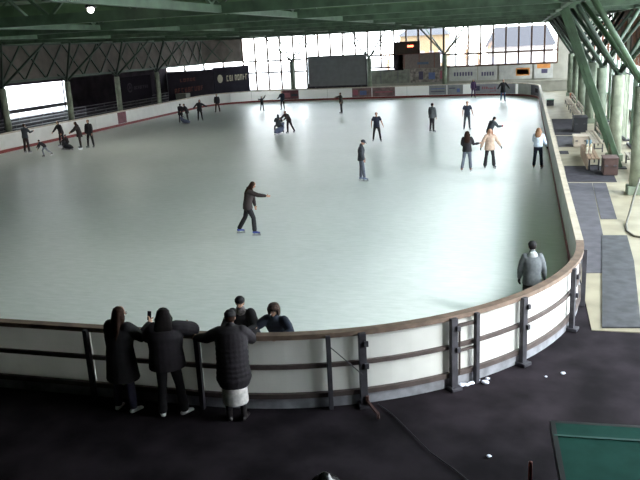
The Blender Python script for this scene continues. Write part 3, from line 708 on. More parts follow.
# ------------------------------------------------------------------ people
m_skin = mat('skin', (.50, .29, .20), .55, var=.06, scale=20); m_eye = mat('eye', (.015, .012, .012), .3); m_lip = mat('lips', (.35, .11, .09), .5)
m_blade = mat('blade_steel', (.5, .5, .52), .3, metal=1)
def cloth(name, c, rough=.85, var=.18, scale=14, bump=.25): return mat('cloth_'+name, c, rough, var=var, scale=scale, bump=bump)
m_hb = mat('brown_hair', (.030, .015, .010), .75, spec=.12, var=.4, scale=30, stretch=(6, 6, 1)); m_hd = mat('dark_hair', (.012, .009, .009), .75, spec=.12, var=.4, scale=30, stretch=(6, 6, 1))
m_hl = mat('blond_hair', (.42, .22, .13), .6, var=.3, scale=30, stretch=(6, 6, 1)); m_hm = mat('light_brown_hair', (.20, .10, .05), .6, var=.4, scale=30, stretch=(6, 6, 1))
def nrm(v): return V(v).normalized()
def person(pos, heading, H, pose, wear, label, group=None, z=0., vox=.012, near_=False):
    """heading: 0 away from camera, 90 towards the right of the picture. Local axes: x right, y forward, z up."""
    P = pose; k = H/1.72
    pv = V((0, 0, 0)); hipw = .085*k
    lean = R_(P.get('lean', 3)); tw = R_(P.get('twist', 0)); side = R_(P.get('side', 0))
    up = V((sin(side), sin(lean), cos(lean)*cos(side))).normalized()
    sd = V((cos(tw), sin(tw), -sin(side))).normalized(); sd = (sd-up*sd.dot(up)).normalized(); fw = up.cross(sd)
    waist = pv+V((0, 0, .07*k))+up*.06*k; chest = pv+V((0,0,.06*k))+up*.28*k; neck = pv+V((0,0,.05*k))+up*.475*k; sh_c = pv+V((0,0,.05*k))+up*.425*k
    hp = R_(P.get('nod', 0)); hy = R_(P.get('turn', 0))
    hup = (up*cos(hp)+fw*sin(hp)+V((0,0,.6))).normalized() if P.get('upright', 1) else (up*cos(hp)+fw*sin(hp)).normalized()
    hf = (fw*cos(hy)+sd*sin(hy)); hf = (hf-hup*hf.dot(hup)).normalized(); hf = (hf*cos(hp)-hup*sin(hp)).normalized(); hup2 = sd.cross(hf) if False else hup
    hs = hf.cross(hup).normalized(); hup = hs.cross(hf).normalized()
    hc = neck+hup*.155*k+hf*.015*k; hk = k*.97
    shw = P.get('shw', .185)*k
    J = {}
    for s, c in ((-1, 'L'), (1, 'R')):
        a = nrm(P.get('arm'+c, (s*.18, .05, -1))); f = nrm(P.get('fore'+c, (s*.05, .22, -1)))
        sh = sh_c+sd*s*shw; el = sh+a*.285*k; wr = el+f*.245*k
        J['sh'+c] = sh; J['el'+c] = el; J['wr'+c] = wr; J['f'+c] = f; J['a'+c] = a
        t = nrm(P.get('leg'+c, (s*.08, 0, -1))); sn = nrm(P.get('shin'+c, (s*.03, -.04, -1)))
        hj = pv+V((s*hipw, 0, 0)); kn = hj+t*.42*k; an = kn+sn*.42*k
        fd = V(P.get('foot'+c, (s*.25, 1, 0))); fd = nrm(fd); J['hj'+c] = hj; J['kn'+c] = kn; J['an'+c] = an; J['fd'+c] = fd
    # ---- body
    b = MB()
    b.loft([(pv-V((0,0,.06*k)), .13*k, .095*k), (pv+V((0,0,.03*k)), .155*k, .10*k), (waist, .125*k, .085*k), (chest, .155*k, .105*k), (sh_c-up*.03*k, .165*k, .09*k), (sh_c+up*.035*k, .08*k, .06*k)], sd)
    b.loft([(sh_c, .062*k, .06*k), (neck+up*.03*k, .053*k, .053*k), (hc-hup*.04*k, .05*k, .05*k)], sd)
    b.loft([(hc-hup*.075*hk+hf*.03*hk, .035*hk, .045*hk), (hc-hup*.035*hk+hf*.018*hk, .058*hk, .07*hk), (hc+hup*.01*hk, .072*hk, .088*hk), (hc+hup*.055*hk-hf*.005*hk, .07*hk, .085*hk)], hs)
    b.loft([(hc+hup*.02*hk+hf*.088*hk, .009*hk, .008*hk), (hc-hup*.018*hk+hf*.108*hk, .014*hk, .012*hk)], hs, n=8)
    for s in (-1, 1): b.ball(hc+hs*s*.075*hk-hup*.003*hk, (.014*hk, .014*hk, .030*hk), 8)
    for s, c in ((-1, 'L'), (1, 'R')):
        sh, el, wr, f = J['sh'+c], J['el'+c], J['wr'+c], J['f'+c]
        b.loft([(sh, .058*k, .058*k), (sh.lerp(el, .4), .047*k, .047*k), (el, .038*k, .038*k), (el.lerp(wr, .3), .040*k, .040*k), (wr, .026*k, .024*k)], n=12)
        # hand: palm, four bent fingers, thumb on the side
        hd = nrm(P.get('hand'+c, f)); pn = nrm(P.get('palm'+c, (-s, 0, 0))); pn = (pn-hd*pn.dot(hd)).normalized(); wd = hd.cross(pn)
        if wd.y*1. < 0: wd = -wd
        pc = wr+hd*.05*k
        b.loft([(wr, .024*k, .02*k), (wr+hd*.035*k, .036*k, .017*k), (wr+hd*.082*k, .040*k, .014*k)], wd, n=12)
        curl = P.get('curl'+c, .5)
        for i, (o_, L_) in enumerate(((.030, .068), (.011, .077), (-.010, .072), (-.029, .055))):
            q = wr+hd*.082*k+wd*o_*k; d = hd; pts = [q]
            for j in range(3):
                d = (d*cos(curl*(.5+.25*j))+pn*sin(curl*(.5+.25*j))).normalized(); q = q+d*L_*k*(.45, .32, .25)[j]; pts.append(q)
            b.loft([(p_, r_*k, r_*k) for p_, r_ in zip(pts, (.0098, .0092, .0086, .008))], n=8)
        q = wr+hd*.025*k+wd*.028*k; q1 = q+(hd*.6+wd*.75+pn*.2).normalized()*.036*k; q2 = q1+(hd*.9+wd*.25+pn*.35).normalized()*.03*k
        b.loft([(q, .014*k, .014*k), (q1, .011*k, .011*k), (q2, .009*k, .009*k)], n=8)
        hj, kn, an, fd = J['hj'+c], J['kn'+c], J['an'+c], J['fd'+c]
        b.loft([(hj, .085*k, .09*k), (hj.lerp(kn, .45), .072*k, .075*k), (kn, .052*k, .055*k), (kn.lerp(an, .3), .05*k, .056*k), (an.lerp(kn, .15), .034*k, .036*k), (an, .034*k, .038*k)], n=14)
        b.loft([(an-V((0,0,.045*k))-fd*.04*k, .032*k, .026*k), (an-V((0,0,.05*k))+fd*.06*k, .04*k, .026*k), (an-V((0,0,.06*k))+fd*.15*k, .038*k, .018*k)], fd.cross(V((0,0,1))), n=10)
    me = remesh(b, vox, 'person')
    me.materials.append(m_skin); me.materials.append(m_eye); me.materials.append(m_lip)
    fb = MB(); fb.k = 1
    for s in (-1, 1): fb.ball(hc+hs*s*.029*hk+hup*.012*hk+hf*.083*hk, .0115*hk, 8)
    fb.k = 2; fb.loft([(hc-hs*.02*hk-hup*.047*hk+hf*.086*hk, .006*hk, .006*hk), (hc-hup*.046*hk+hf*.09*hk, .008*hk, .007*hk), (hc+hs*.02*hk-hup*.047*hk+hf*.086*hk, .006*hk, .006*hk)], hup, n=6)
    bm = bmesh.new(); bm.from_mesh(me); fm = fb.mesh('f'); bm.from_mesh(fm); bm.to_mesh(me); bm.free()
    sole = wear.get('shoe', 'skate'); drop = .165*k if sole == 'skate' else .085*k
    zmin = min(J['anL'].z, J['anR'].z)-drop
    body = bpy.data.objects.new('person', me); col.objects.link(body)
    body.location = (pos[0], pos[1], z-zmin)
    # heading: rotate local +y to the world heading
    g = R_(heading); v = V((-sin(YAW), cos(YAW)))*cos(g)+V((cos(YAW), sin(YAW)))*sin(g)
    body.rotation_euler.z = math.atan2(v.y, v.x)-pi/2
    tag(body, label, 'person', group)
    def put(mb, nm, mm, vx=.014, sm=3):
        me2 = remesh(mb, vx, nm, sm); me2.materials.append(mm); o = bpy.data.objects.new(nm, me2); col.objects.link(o); o.parent = body; return o
    # ---- trousers
    tr = wear.get('trousers')
    if tr:
        m_, fl = tr if isinstance(tr, tuple) else (tr, .0); q = MB()
        q.loft([(pv-V((0,0,.08*k)), .15*k, .118*k), (pv+V((0,0,.03*k)), .175*k, .122*k), (waist, .15*k, .108*k)], sd)
        end = wear.get('cut', 1.)
        for c in 'LR':
            hj, kn, an = J['hj'+c], J['kn'+c], J['an'+c]
            L1 = [(hj, .10*k, .108*k), (hj.lerp(kn, .5), .088*k, .092*k), (kn, .07*k, .074*k)]
            if end >= 1: L1 += [(kn.lerp(an, .5), (.064+fl*.5)*k, (.070+fl*.5)*k), (an.lerp(kn, .06), (.056+fl)*k, (.062+fl)*k)]
            elif end > .5: L1 += [(kn.lerp(an, .3), .068*k, .072*k)]
            q.loft(L1, n=14)
        put(q, 'trousers', m_)
    if wear.get('skirt'):
        q = MB(); mid = (J['knL']+J['knR'])/2
        q.loft([(mid-V((0,0,.21*k)), .20*k, .18*k), (mid-V((0,0,.15*k)), .20*k, .18*k), (pv.lerp(mid, .8), .19*k, .16*k), (pv, .18*k, .13*k), (waist, .15*k, .11*k)], sd, n=22, ck=.1); put(q, 'skirt', wear['skirt'])
    # ---- upper garment
    tp = wear.get('top')
    if tp:
        m_, hem, th = tp[:3]; q = MB(); dn = pv+V((0,0,-hem*k)) - V((0, 1, 0))*hem*P.get('drape', 0)*k
        secs = [(dn, (.175+th+hem*.10)*k, (.125+th+hem*.10)*k)]
        if hem > .2: secs.append((pv-V((0,0,.10*k)), (.185+th)*k, (.13+th)*k))
        secs += [(pv+V((0,0,.04*k)), (.172+th)*k, (.12+th)*k), (waist+up*.03*k, (.155+th)*k, (.108+th)*k), (chest, (.178+th)*k, (.125+th)*k), (sh_c-up*.03*k, (.185+th*.7)*k, (.105+th*.7)*k), (sh_c+up*.045*k, .095*k, .078*k)]
        q.loft(secs, sd, n=20, ck=.15)
        slv = wear.get('sleeve', 1.)
        for c in 'LR':
            sh, el, wr = J['sh'+c], J['el'+c], J['wr'+c]
            L1 = [(sh-sd*(.02*k if c == 'R' else -.02*k), (.068+th*.5)*k, (.07+th*.5)*k), (sh.lerp(el, .5), (.060+th*.6)*k, (.060+th*.6)*k)]
            if slv >= 1: L1 += [(el, (.054+th*.5)*k, (.054+th*.5)*k), (el.lerp(wr, .5), (.05+th*.4)*k, (.05+th*.4)*k), (el.lerp(wr, .93), (.040+th*.3)*k, (.040+th*.3)*k)]
            q.loft(L1, n=12)
        if wear.get('collar', 1): q.loft([(sh_c+up*.03*k, .09*k, .085*k), (neck+up*.035*k, .075*k, .075*k)], sd, n=14)
        if wear.get('quilt'):
            for i in range(9):
                zz = -hem+(hem+.42)*(i+.5)/9; c_ = pv+V((0,0,zz*k)) if zz < .06 else pv+up*zz*k
                w_ = .185+th+max(0, -zz)*.10
                q.loft([(c_-V((0,0,.012)), (w_+.004)*k, (w_-.05)*k), (c_+V((0,0,.012)), (w_+.004)*k, (w_-.05)*k)], sd, n=20)
        put(q, 'coat' if hem > .2 else 'jacket' if slv >= 1 else 't_shirt', m_)
    if wear.get('hood'):
        q = MB().loft([(neck-fw*.05*k-up*.03*k, .11*k, .065*k), (neck-fw*.085*k+up*.03*k, .085*k, .045*k)], sd); put(q, 'hood', wear['hood'])
    if wear.get('hoodup'):
        q = MB().loft([(neck-up*.02*k, .10*k, .09*k), (hc-hf*.035*k-hup*.02*k, .10*k, .095*k), (hc-hf*.03*k+hup*.07*k, .09*k, .10*k), (hc-hf*.03*k+hup*.105*k, .05*k, .06*k)], hs); put(q, 'hood', wear['hoodup'])
    if wear.get('scarf'):
        put(MB().loft([(neck-up*.03*k+fw*.01*k, .10*k, .09*k), (neck+up*.05*k+fw*.02*k, .085*k, .085*k)], sd), 'scarf', wear['scarf'])
    hr = wear.get('hair')
    if hr:
        m_, ln = hr; q = MB(); g_ = 1.28 if ln > .1 else 1.06
        q.loft([(hc-hup*.04*hk-hf*.045*hk, .068*hk*g_, .055*hk), (hc+hup*.03*hk-hf*.025*hk, .083*hk*g_, .083*hk), (hc+hup*.07*hk-hf*.012*hk, .078*hk*g_, .090*hk), (hc+hup*.088*hk-hf*.01*hk, .06*hk*g_, .07*hk)], hs, ck=.5)
        if ln > .05:
            b0 = hc-hf*.06*hk; q.loft([(hc+hup*.03*hk-hf*.05*hk, .085*hk*g_, .06*hk), (hc-hup*.07*hk-hf*.06*hk, .095*hk*g_, .06*hk), (neck-fw*.105*k-up*(ln*.5-.03)*k, .115*k*g_, .045*k), (neck-fw*.135*k-up*ln*k, .085*k*g_, .03*k)], hs)
            for s in (-1, 1): q.loft([(hc+hs*s*.07*hk+hup*.04*hk, .022*hk, .05*hk), (hc+hs*s*.09*hk*g_-hup*.06*hk, .03*hk, .045*hk), (neck+hs*s*.09*k-fw*.02*k-up*.04*k, .03*k, .045*k)], hs, n=10)
        put(q, 'hair', m_, .011)
    ht = wear.get('hat')
    if ht:
        kind, m_ = ht; q = MB()
        q.loft([(hc+hup*.035*hk-hf*.012*hk, .093*hk, .106*hk), (hc+hup*.08*hk-hf*.012*hk, .092*hk, .104*hk), (hc+hup*.10*hk-hf*.015*hk, .07*hk, .08*hk)], hs, ck=.5)
        if kind == 'cap': q.loft([(hc+hup*.045*hk+hf*.07*hk, .06*hk, .012*hk), (hc+hup*.035*hk+hf*.16*hk, .045*hk, .012*hk)], hs, n=10)
        if kind == 'fur':
            q.loft([(hc+hup*.055*hk-hf*.02*hk, .118*hk, .122*hk), (hc+hup*.085*hk-hf*.02*hk, .112*hk, .118*hk)], hs, ck=.6); q.loft([(hc-hup*.08*hk-hf*.07*hk, .10*hk, .05*hk), (hc+hup*.03*hk-hf*.06*hk, .115*hk, .07*hk)], hs)
            for s in (-1, 1): q.loft([(hc+hs*s*.095*hk-hup*.07*hk-hf*.01*hk, .025*hk, .05*hk), (hc+hs*s*.10*hk+hup*.04*hk-hf*.01*hk, .03*hk, .06*hk)], hs, n=10)
        put(q, 'cap' if kind == 'cap' else 'hat', m_, .010)
    if wear.get('glasses'):
        q = MB()
        for s in (-1, 1):
            c_ = hc+hs*s*.03*hk+hup*.012*hk+hf*.103*hk; q.tube([c_+hs*cos(t*pi/6)*.022*hk+hup*sin(t*pi/6)*.018*hk for t in range(13)], .003, 5, cap=False)
            q.bar(c_+hs*s*.02*hk, c_+hs*s*.045*hk-hf*.1*hk, .005)
        q.build('glasses', m_black, body)
    if wear.get('gloves'):
        for s, c in ((-1, 'L'), (1, 'R')):
            hd = nrm(P.get('hand'+c, J['f'+c])); wr = J['wr'+c]
            pn = nrm(P.get('palm'+c, (-s, 0, 0))); pn = (pn-hd*pn.dot(hd)).normalized(); wd = hd.cross(pn); wd = -wd if wd.y < 0 else wd
            q = MB().loft([(wr-hd*.02*k, .034*k, .034*k), (wr+hd*.03*k, .044*k, .028*k), (wr+hd*.085*k, .05*k, .027*k)], wd)
            for o_ in (.036, .012, -.012, -.035):
                a_ = wr+hd*.08*k+wd*o_*k; c_ = a_+(hd*.95+pn*.25)*.04*k; q.loft([(a_, .015*k, .015*k), (c_, .014*k, .014*k), (c_+(hd*.6+pn*.8)*.03*k, .013*k, .013*k)], n=8)
            q.loft([(wr+hd*.02*k+wd*.03*k, .018*k, .018*k), (wr+hd*.06*k+wd*.062*k, .014*k, .014*k)], n=8); put(q, 'glove', wear['gloves'], .010)
    # ---- footwear
    for c in 'LR':
        an, fd, kn = J['an'+c], J['fd'+c], J['kn'+c]; sdv = fd.cross(V((0,0,1))).normalized(); a = (kn-an).normalized(); q = MB()
        q.loft([(an+a*(.10 if sole != 'low' else .0)*k, .052*k, .056*k), (an, .048*k, .056*k), (an-V((0,0,.04*k)), .05*k, .06*k)], n=12)
        q.loft([(an-V((0,0,.052*k))-fd*.045*k, .042*k, .034*k), (an-V((0,0,.055*k))+fd*.06*k, .050*k, .034*k), (an-V((0,0,.066*k))+fd*.15*k, .045*k, .024*k)], sdv, n=12)
        o = put(q, 'skate' if sole == 'skate' else 'shoe', wear['shoes'], .010, 2)
        if sole == 'skate':
            z0 = an.z-.165*k; q = MB(); mx = Matrix((sdv, fd, V((0,0,1)))).transposed(); c0 = an+fd*.05*k
            q.box((c0.x, c0.y, z0+.022*k), (.006, .27*k, .044*k), mtx=mx)
            for yy in (-.07, .09): cc = c0+fd*yy*k; q.box((cc.x, cc.y, z0+.058*k), (.022, .07*k, .05*k), mtx=mx)
            q.build('blade', m_blade, o)
    body['H'] = 0; del body['H']
    return body
bl = cloth('near_black', (.016, .014, .018)); blk = cloth('black', (.010, .009, .011)); br = cloth('dark_brown', (.028, .018, .018)); dg = cloth('dark_grey', (.040, .045, .055))
gy = cloth('grey', (.12, .13, .14)); ny = cloth('navy', (.018, .024, .045)); jn = cloth('grey_jeans', (.12, .13, .17)); bj = cloth('blue_jeans', (.06, .11, .22)); sand = cloth('sand', (.50, .36, .28)); wht = cloth('white', (.55, .62, .72))
lg = cloth('light_grey', (.28, .30, .34)); wh2 = cloth('cream_white', (.62, .58, .56)); dbj = cloth('brown_jacket', (.07, .05, .045)); pur = cloth('dark_purple', (.05, .02, .07)); plum = cloth('plum_black', (.014, .010, .014)); dbr = cloth('brown_trousers', (.06, .035, .025))
sk_blue = mat('blue_skate_boot', (.10, .13, .48), .4); sk_b = mat('black_skate_boot', (.02, .02, .03), .4); sk_g = mat('grey_blue_skate_boot', (.20, .24, .38), .4); sh_w = mat('white_trainer', (.62, .62, .62), .5); sh_b = mat('black_shoe', (.02, .015, .015), .4); sk_r = mat('rust_skate_boot', (.20, .08, .05), .5)
def at(x, y): return onz(x, y, 0)
skn = lambda **k: k
stand = dict(lean=4, legL=(-.10, .05, -1), shinL=(-.08, -.06, -1), legR=(.10, .05, -1), shinR=(.08, -.06, -1))
def ps(**k): d = dict(stand); d.update(k); return d
G = 'skaters on the ice'
person(at(250, 235), 90, 1.66, ps(lean=14, armR=(.1, .9, -.35), foreR=(.0, 1, -.15), armL=(-.1, .25, -1), foreL=(.05, .15, -1), legR=(.04, .42, -1), shinR=(.02, .02, -1), legL=(-.05, -.30, -1), shinL=(-.02, -.62, -1), footR=(.1, 1, 0), footL=(-.2, 1, -.05), nod=12),
  dict(top=(br, .10, .03), trousers=(bl, .012), hoodup=None, hair=(m_hb, .16), hood=br, shoes=sk_blue), 'person striding alone mid-ice in dark brown hooded jacket, one arm pointing right', G)
person(at(362, 181), 95, 1.66, ps(lean=2, armR=(.1, .05, -1), foreR=(0, .35, -1), armL=(-.1, .1, -1), foreL=(0, .3, -1), legR=(.03, .16, -1), shinR=(.02, .10, -1), legL=(-.03, -.04, -1), shinL=(0, -.08, -1), nod=14),
  dict(top=(dg, .10, .03), trousers=(jn, .0), hat=('cap', dg), shoes=sk_g), 'person in dark grey coat and cap, side on, skating alone right of mid-ice', G)
person(at(377, 141.5), 180, 1.62, ps(armL=(-.45, .05, -1), foreL=(-.35, .3, -1), armR=(.45, -.05, -1), foreR=(.05, .2, -1), legL=(-.2, .0, -1), shinL=(-.14, -.05, -1), legR=(.2, .05, -1), shinR=(.12, -.05, -1)),
  dict(top=(ny, .08, .02), sleeve=.5, collar=0, trousers=(blk, .0), hair=(m_hd, 0), shoes=sk_b), 'person facing us in navy short-sleeved shirt, bare arms, left of centre rink', G)
person(at(432, 132.5), 50, 1.72, ps(legL=(-.1, .1, -1), legR=(.12, -.08, -1)), dict(top=(gy, .10, .04), trousers=(bl, .0), hair=(m_hd, 0), shoes=sk_b), 'person in grey jacket and dark trousers, turned away, below the pale green column', G)
person(at(467, 130), 185, 1.70, ps(armL=(-.4, .1, -1), foreL=(-.25, .25, -1), armR=(.3, .1, -1), legL=(-.12, 0, -1), legR=(.14, .05, -1)), dict(top=(ny, .08, .02), sleeve=.5, collar=0, trousers=(dg, .0), hair=(m_hd, 0), shoes=sk_b), 'person facing us in dark T-shirt and grey-blue trousers, behind the grey jeans woman', G)
person(at(489.5, 149), 70, 1.62, ps(lean=24, armR=(.3, .6, -.8), foreR=(-.1, 1, .0), armL=(-.3, .1, -1), foreL=(-.1, .5, -1), legL=(-.1, .15, -1), legR=(.1, .2, -1), shinL=(-.06, -.2, -1), shinR=(.05, -.2, -1), nod=10), dict(top=(dg, .10, .04), trousers=(jn, .0), hair=(m_hd, 0), shoes=sk_b, gloves=mat('red_glove', (.35, .04, .05), .8)), 'person leaning forward in dark jacket with red gloves, just behind the sand coat', G)
person(at(467, 171.5), 15, 1.66, ps(lean=3, armR=(.35, .15, -1), foreR=(.85, .4, .1), armL=(-.15, .3, -1), foreL=(.2, .8, -.4), legL=(-.14, .0, -1), shinL=(-.18, -.12, -1), legR=(.10, .06, -1), shinR=(.07, -.05, -1)), dict(top=(bl, .10, .03), trousers=(jn, .012), hair=(m_hb, .22), shoes=sk_r), 'person with long brown hair, black top and light grey jeans, left of the sand coat', G)
person(at(489.5, 168.5), 180, 1.66, ps(lean=2, armL=(-.65, .1, -1), foreL=(-.6, .2, -1), armR=(.55, .1, -1), foreR=(.35, .1, -1), legL=(-.18, 0, -1), shinL=(-.1, -.05, -1), legR=(.18, .08, -1), shinR=(.12, -.05, -1)), dict(top=(sand, .14, .05), trousers=(bl, .03), hair=(m_hl, .12), shoes=sk_b, gloves=bl), 'person in sand-coloured coat and black flared trousers, arms held away from body', G)
person(at(537.5, 168.5), 25, 1.66, ps(lean=3, armR=(.3, .1, -1), foreR=(.35, .3, -1), armL=(-.1, .4, -1), foreL=(.4, .8, -.2), legL=(-.10, .05, -1), legR=(.12, .0, -1)), dict(top=(wht, .02, .03), trousers=(ny, .015), hair=(m_hm, .12), shoes=sk_r, gloves=bl), 'person in white jacket and navy trousers skating beside the right barrier', G)
person(at(503, 101.5), 180, 1.80, ps(armL=(-.75, .1, -1), foreL=(-.7, .2, -1), armR=(.75, .1, -1), foreR=(.6, .2, -1), legL=(-.08, 0, -1), legR=(.14, .05, -1)), dict(top=(bl, .26, .04), trousers=(bj, .0), hair=(m_hd, 0), shoes=sk_b), 'person in long black coat and blue jeans, arms spread, before the lilac panel', G)
person(at(341.5, 113.5), 250, 1.62, ps(lean=4, armR=(.9, .3, -.25), foreR=(.9, .4, -.1), armL=(-.4, .1, -1), foreL=(-.1, .5, -1), legL=(-.05, .05, -1), legR=(.05, -.05, -1)), dict(top=(dbj, .12, .04), trousers=(bl, .0), hair=(m_hb, 0), shoes=sk_b), 'person in brown jacket reaching left, below the grey screen', G)
person(at(283, 110), 200, 1.62, ps(armL=(-.1, .3, -1), armR=(.4, .3, -1), foreR=(.3, .8, -.4)), dict(top=(ny, .10, .04), trousers=(bl, .0), hair=(m_hd, .05), shoes=sk_b), 'dark-clothed person by the red panel left of centre on the far barrier', G)
person(at(262.5, 111), 150, 1.25, ps(lean=-4, armL=(-.5, .2, .5), foreL=(-.3, .3, .9), armR=(.6, .2, -.2), foreR=(.4, .4, .6), legL=(-.08, .1, -1), legR=(.14, -.12, -1), shinR=(.1, -.2, -1)), dict(top=(bl, .06, .03), trousers=(bl, .0), hair=(m_hd, 0), shoes=sk_b), 'small child in black with both arms raised near the far barrier', G)
person(at(218, 112.5), 190, 1.60, ps(legL=(-.16, 0, -1), legR=(.18, .05, -1), shinR=(.12, -.05, -1)), dict(top=(bl, .08, .04), trousers=(dbr, .0), hair=(m_hd, 0), shoes=sk_b), 'person in black jacket and brown trousers standing near the far left barrier', G)
person(at(200.5, 121), 170, 1.64, ps(side=-6, armR=(.8, .1, -.8), foreR=(.8, .1, -.8), armL=(-.7, .1, -.5), foreL=(-.8, .2, -.3), legL=(-.14, 0, -1), legR=(.12, .1, -1)), dict(top=(bl, .12, .04), trousers=(bl, .0), hair=(m_hd, 0), hoodup=bl, shoes=sk_b), 'person in black hood with arms outstretched, right of the pair at far left', G)
pA = at(188, 123)
person(pA, 250, 1.52, ps(lean=22, armL=(-.1, .7, -.8), foreL=(0, .8, -.5), armR=(.1, .7, -.8), foreR=(0, .8, -.5), legL=(-.12, .1, -1), shinL=(-.05, -.2, -1), legR=(.12, -.1, -1)), dict(top=(bl, .12, .05), trousers=(bl, .0), hair=(m_hd, 0), shoes=sk_b), 'dark person bent forward, right one of the close pair at far left', G)
def seal(pos, rz, m, label, s=1.):
    """sit-on skating aid: rounded animal-like body with grab handles and runners"""
    e = empty('skating_aid', (pos[0], pos[1], .0), rz); q = MB()
    q.loft([((0, -.42*s, .16*s), .12*s, .07*s), ((0, -.2*s, .20*s), .20*s, .15*s), ((0, .12*s, .24*s), .21*s, .18*s), ((0, .34*s, .36*s), .14*s, .15*s), ((0, .40*s, .52*s), .10*s, .10*s), ((0, .50*s, .58*s), .06*s, .05*s)], (1, 0, 0))
    me = remesh(q, .025, 'body'); me.materials.append(m); o = bpy.data.objects.new('body', me); col.objects.link(o); o.parent = e
    for sx in (-1, 1): MB().bar((sx*.13*s, -.35*s, .02), (sx*.13*s, .35*s, .02), .03, .05).build('runner', m_blade, e)
    MB().tube([(-.2*s, .2*s, .5*s), (-.2*s, .28*s, .62*s), (.2*s, .28*s, .62*s), (.2*s, .2*s, .5*s)], .018, 8).build('grab_handle', m_steel, e)
    tag(e, label, 'skating aid', 'sit-on skating aids'); return e
m_sb = mat('blue_grey_aid_plastic', (.12, .14, .24), .5); m_sk = mat('black_aid_plastic', (.02, .02, .028), .5)
seal(pA+V((.05, -.55, 0)), 1.4, m_sb, 'dark blue skating aid at the feet of the pair at far left', .9)
person((pA.x-.52, pA.y-.15), 20, 1.5, ps(lean=8, armL=(-.15, .3, -1), armR=(.15, .5, -.9), foreR=(.3, .8, -.3)), dict(top=(bl, .22, .05), trousers=(bl, .0), hair=(m_hd, 0), shoes=sk_b), 'dark person standing close left of the bent one at far left', G)
p0 = at(279.5, 134)
sl = seal(p0, -.2, m_sb, 'blue-grey skating aid carrying a seated person, left of centre ice', 1.15)
sit = dict(lean=12, legL=(-.55, .9, -.35), shinL=(-.1, .15, -1), legR=(.55, .9, -.35), shinR=(.1, .15, -1), armL=(-.3, .6, -.7), foreL=(.1, .8, -.2), armR=(.3, .6, -.7), foreR=(-.1, .8, -.2))
person((p0.x, p0.y-.12), 0, 1.45, sit, dict(top=(dg, .06, .05), trousers=(dg, .0), hoodup=dg, shoes=sk_b), 'person in dark grey hood seated on the blue-grey skating aid', G, z=.02)
person((p0.x+.62, p0.y+.25), 225, 1.52, ps(lean=34, armL=(-.1, .8, -.7), foreL=(.0, .9, -.5), armR=(.1, .8, -.6), foreR=(-.2, .9, -.3), legL=(-.30, -.15, -1), shinL=(-.4, -.3, -1), legR=(.1, .1, -1)), dict(top=(br, .08, .04), trousers=(bl, .0), hair=(m_hb, .05), shoes=sk_b), 'person bending over behind the seated one on the blue-grey aid', G)
# group at the left
person(at(27.5, 153), 20, 1.72, ps(armL=(-.4, .5, -.5), foreL=(.2, .7, .5), armR=(.35, .4, -.7), foreR=(0, .8, .2)), dict(top=(dg, .06, .03), trousers=(br, .01), hair=(m_hb, 0), shoes=sk_b), 'person in grey-blue top and dark trousers, leftmost on the ice', G)
person(at(46, 157), 255, 1.15, dict(lean=48, upright=1, nod=-10, armR=(.3, .7, -.7), foreR=(.1, .6, -.8), armL=(-.3, .3, -1), foreL=(-.2, .5, -.8), legR=(.15, .55, -.85), shinR=(.1, -.15, -1), legL=(-.15, -.5, -.8), shinL=(-.1, -.8, -.55)), dict(top=(bl, .05, .04), trousers=(lg, .0), hair=(m_hd, .0), shoes=sk_b), 'child crouching low with one leg out behind, in front of the left group', G)
person(at(63, 146.5), 215, 1.60, ps(lean=14, side=4, armR=(.4, .4, -.8), foreR=(.1, .6, -.6), legL=(-.12, .0, -1), shinL=(-.05, -.3, -1), legR=(.2, .1, -1)), dict(top=(bl, .10, .04), trousers=(bl, .0), hair=(m_hd, 0), shoes=sk_b), 'dark person leaning, between the crouching child and the pair with an aid', G)
pB = at(78, 149)
person(pB+V((.1, .2, 0)), 250, 1.64, ps(lean=16, armL=(-.1, .7, -.8), foreL=(0, .8, -.5), armR=(.1, .7, -.8), foreR=(0, .8, -.5)), dict(top=(br, .22, .05), trousers=(br, .0), hair=(m_hb, .06), shoes=sk_b), 'person in dark brown coat pushing a child on a skating aid, left group', G)
seal(pB+V((-.55, -.25, 0)), 1.3, m_sk, 'black skating aid with a child on it in the left group', .95)
person((pB.x-.52, pB.y-.25), 270, 1.05, sit, dict(top=(br, .04, .05), trousers=(bl, .0), hat=('beanie', pur), shoes=sk_b), 'small bundled child sitting on the black skating aid, left group', G, z=.04)
person(at(91.5, 148), 200, 1.70, ps(legL=(-.16, 0, -1), legR=(.2, .05, -1), shinR=(.14, -.05, -1)), dict(top=(bl, .08, .03), trousers=(bl, .0), hair=(m_hd, 0), shoes=sk_b), 'tall dark person with feet apart, rightmost of the left group', G)
p = at(473.5, 97.5)
person((p.x, p.y-.3), 180, 1.62, ps(), dict(top=(pur, .2, .03), trousers=(pur, .0), hair=(m_hd, .1), shoes=sk_b), 'slim person in dark purple standing against the far barrier', G)
# person in grey jacket inside the near right bend
p = ony(530, 246, 14.7)
person((p.x+.05, 14.2), 10, 1.60, ps(lean=5, armR=(.25, .05, -1), foreR=(.15, .3, -1), armL=(-.25, .05, -1), foreL=(-.05, .3, -1), nod=10, shw=.17), dict(top=(gy, .12, .02), trousers=(bl, .0), hair=(m_hd, 0), hat=('beanie', blk), hood=cloth('pale_hood', (.55, .56, .58)), shoes=sk_b, gloves=bl), 'person in light grey hooded jacket seen from behind, inside the near right bend', G, vox=.009)
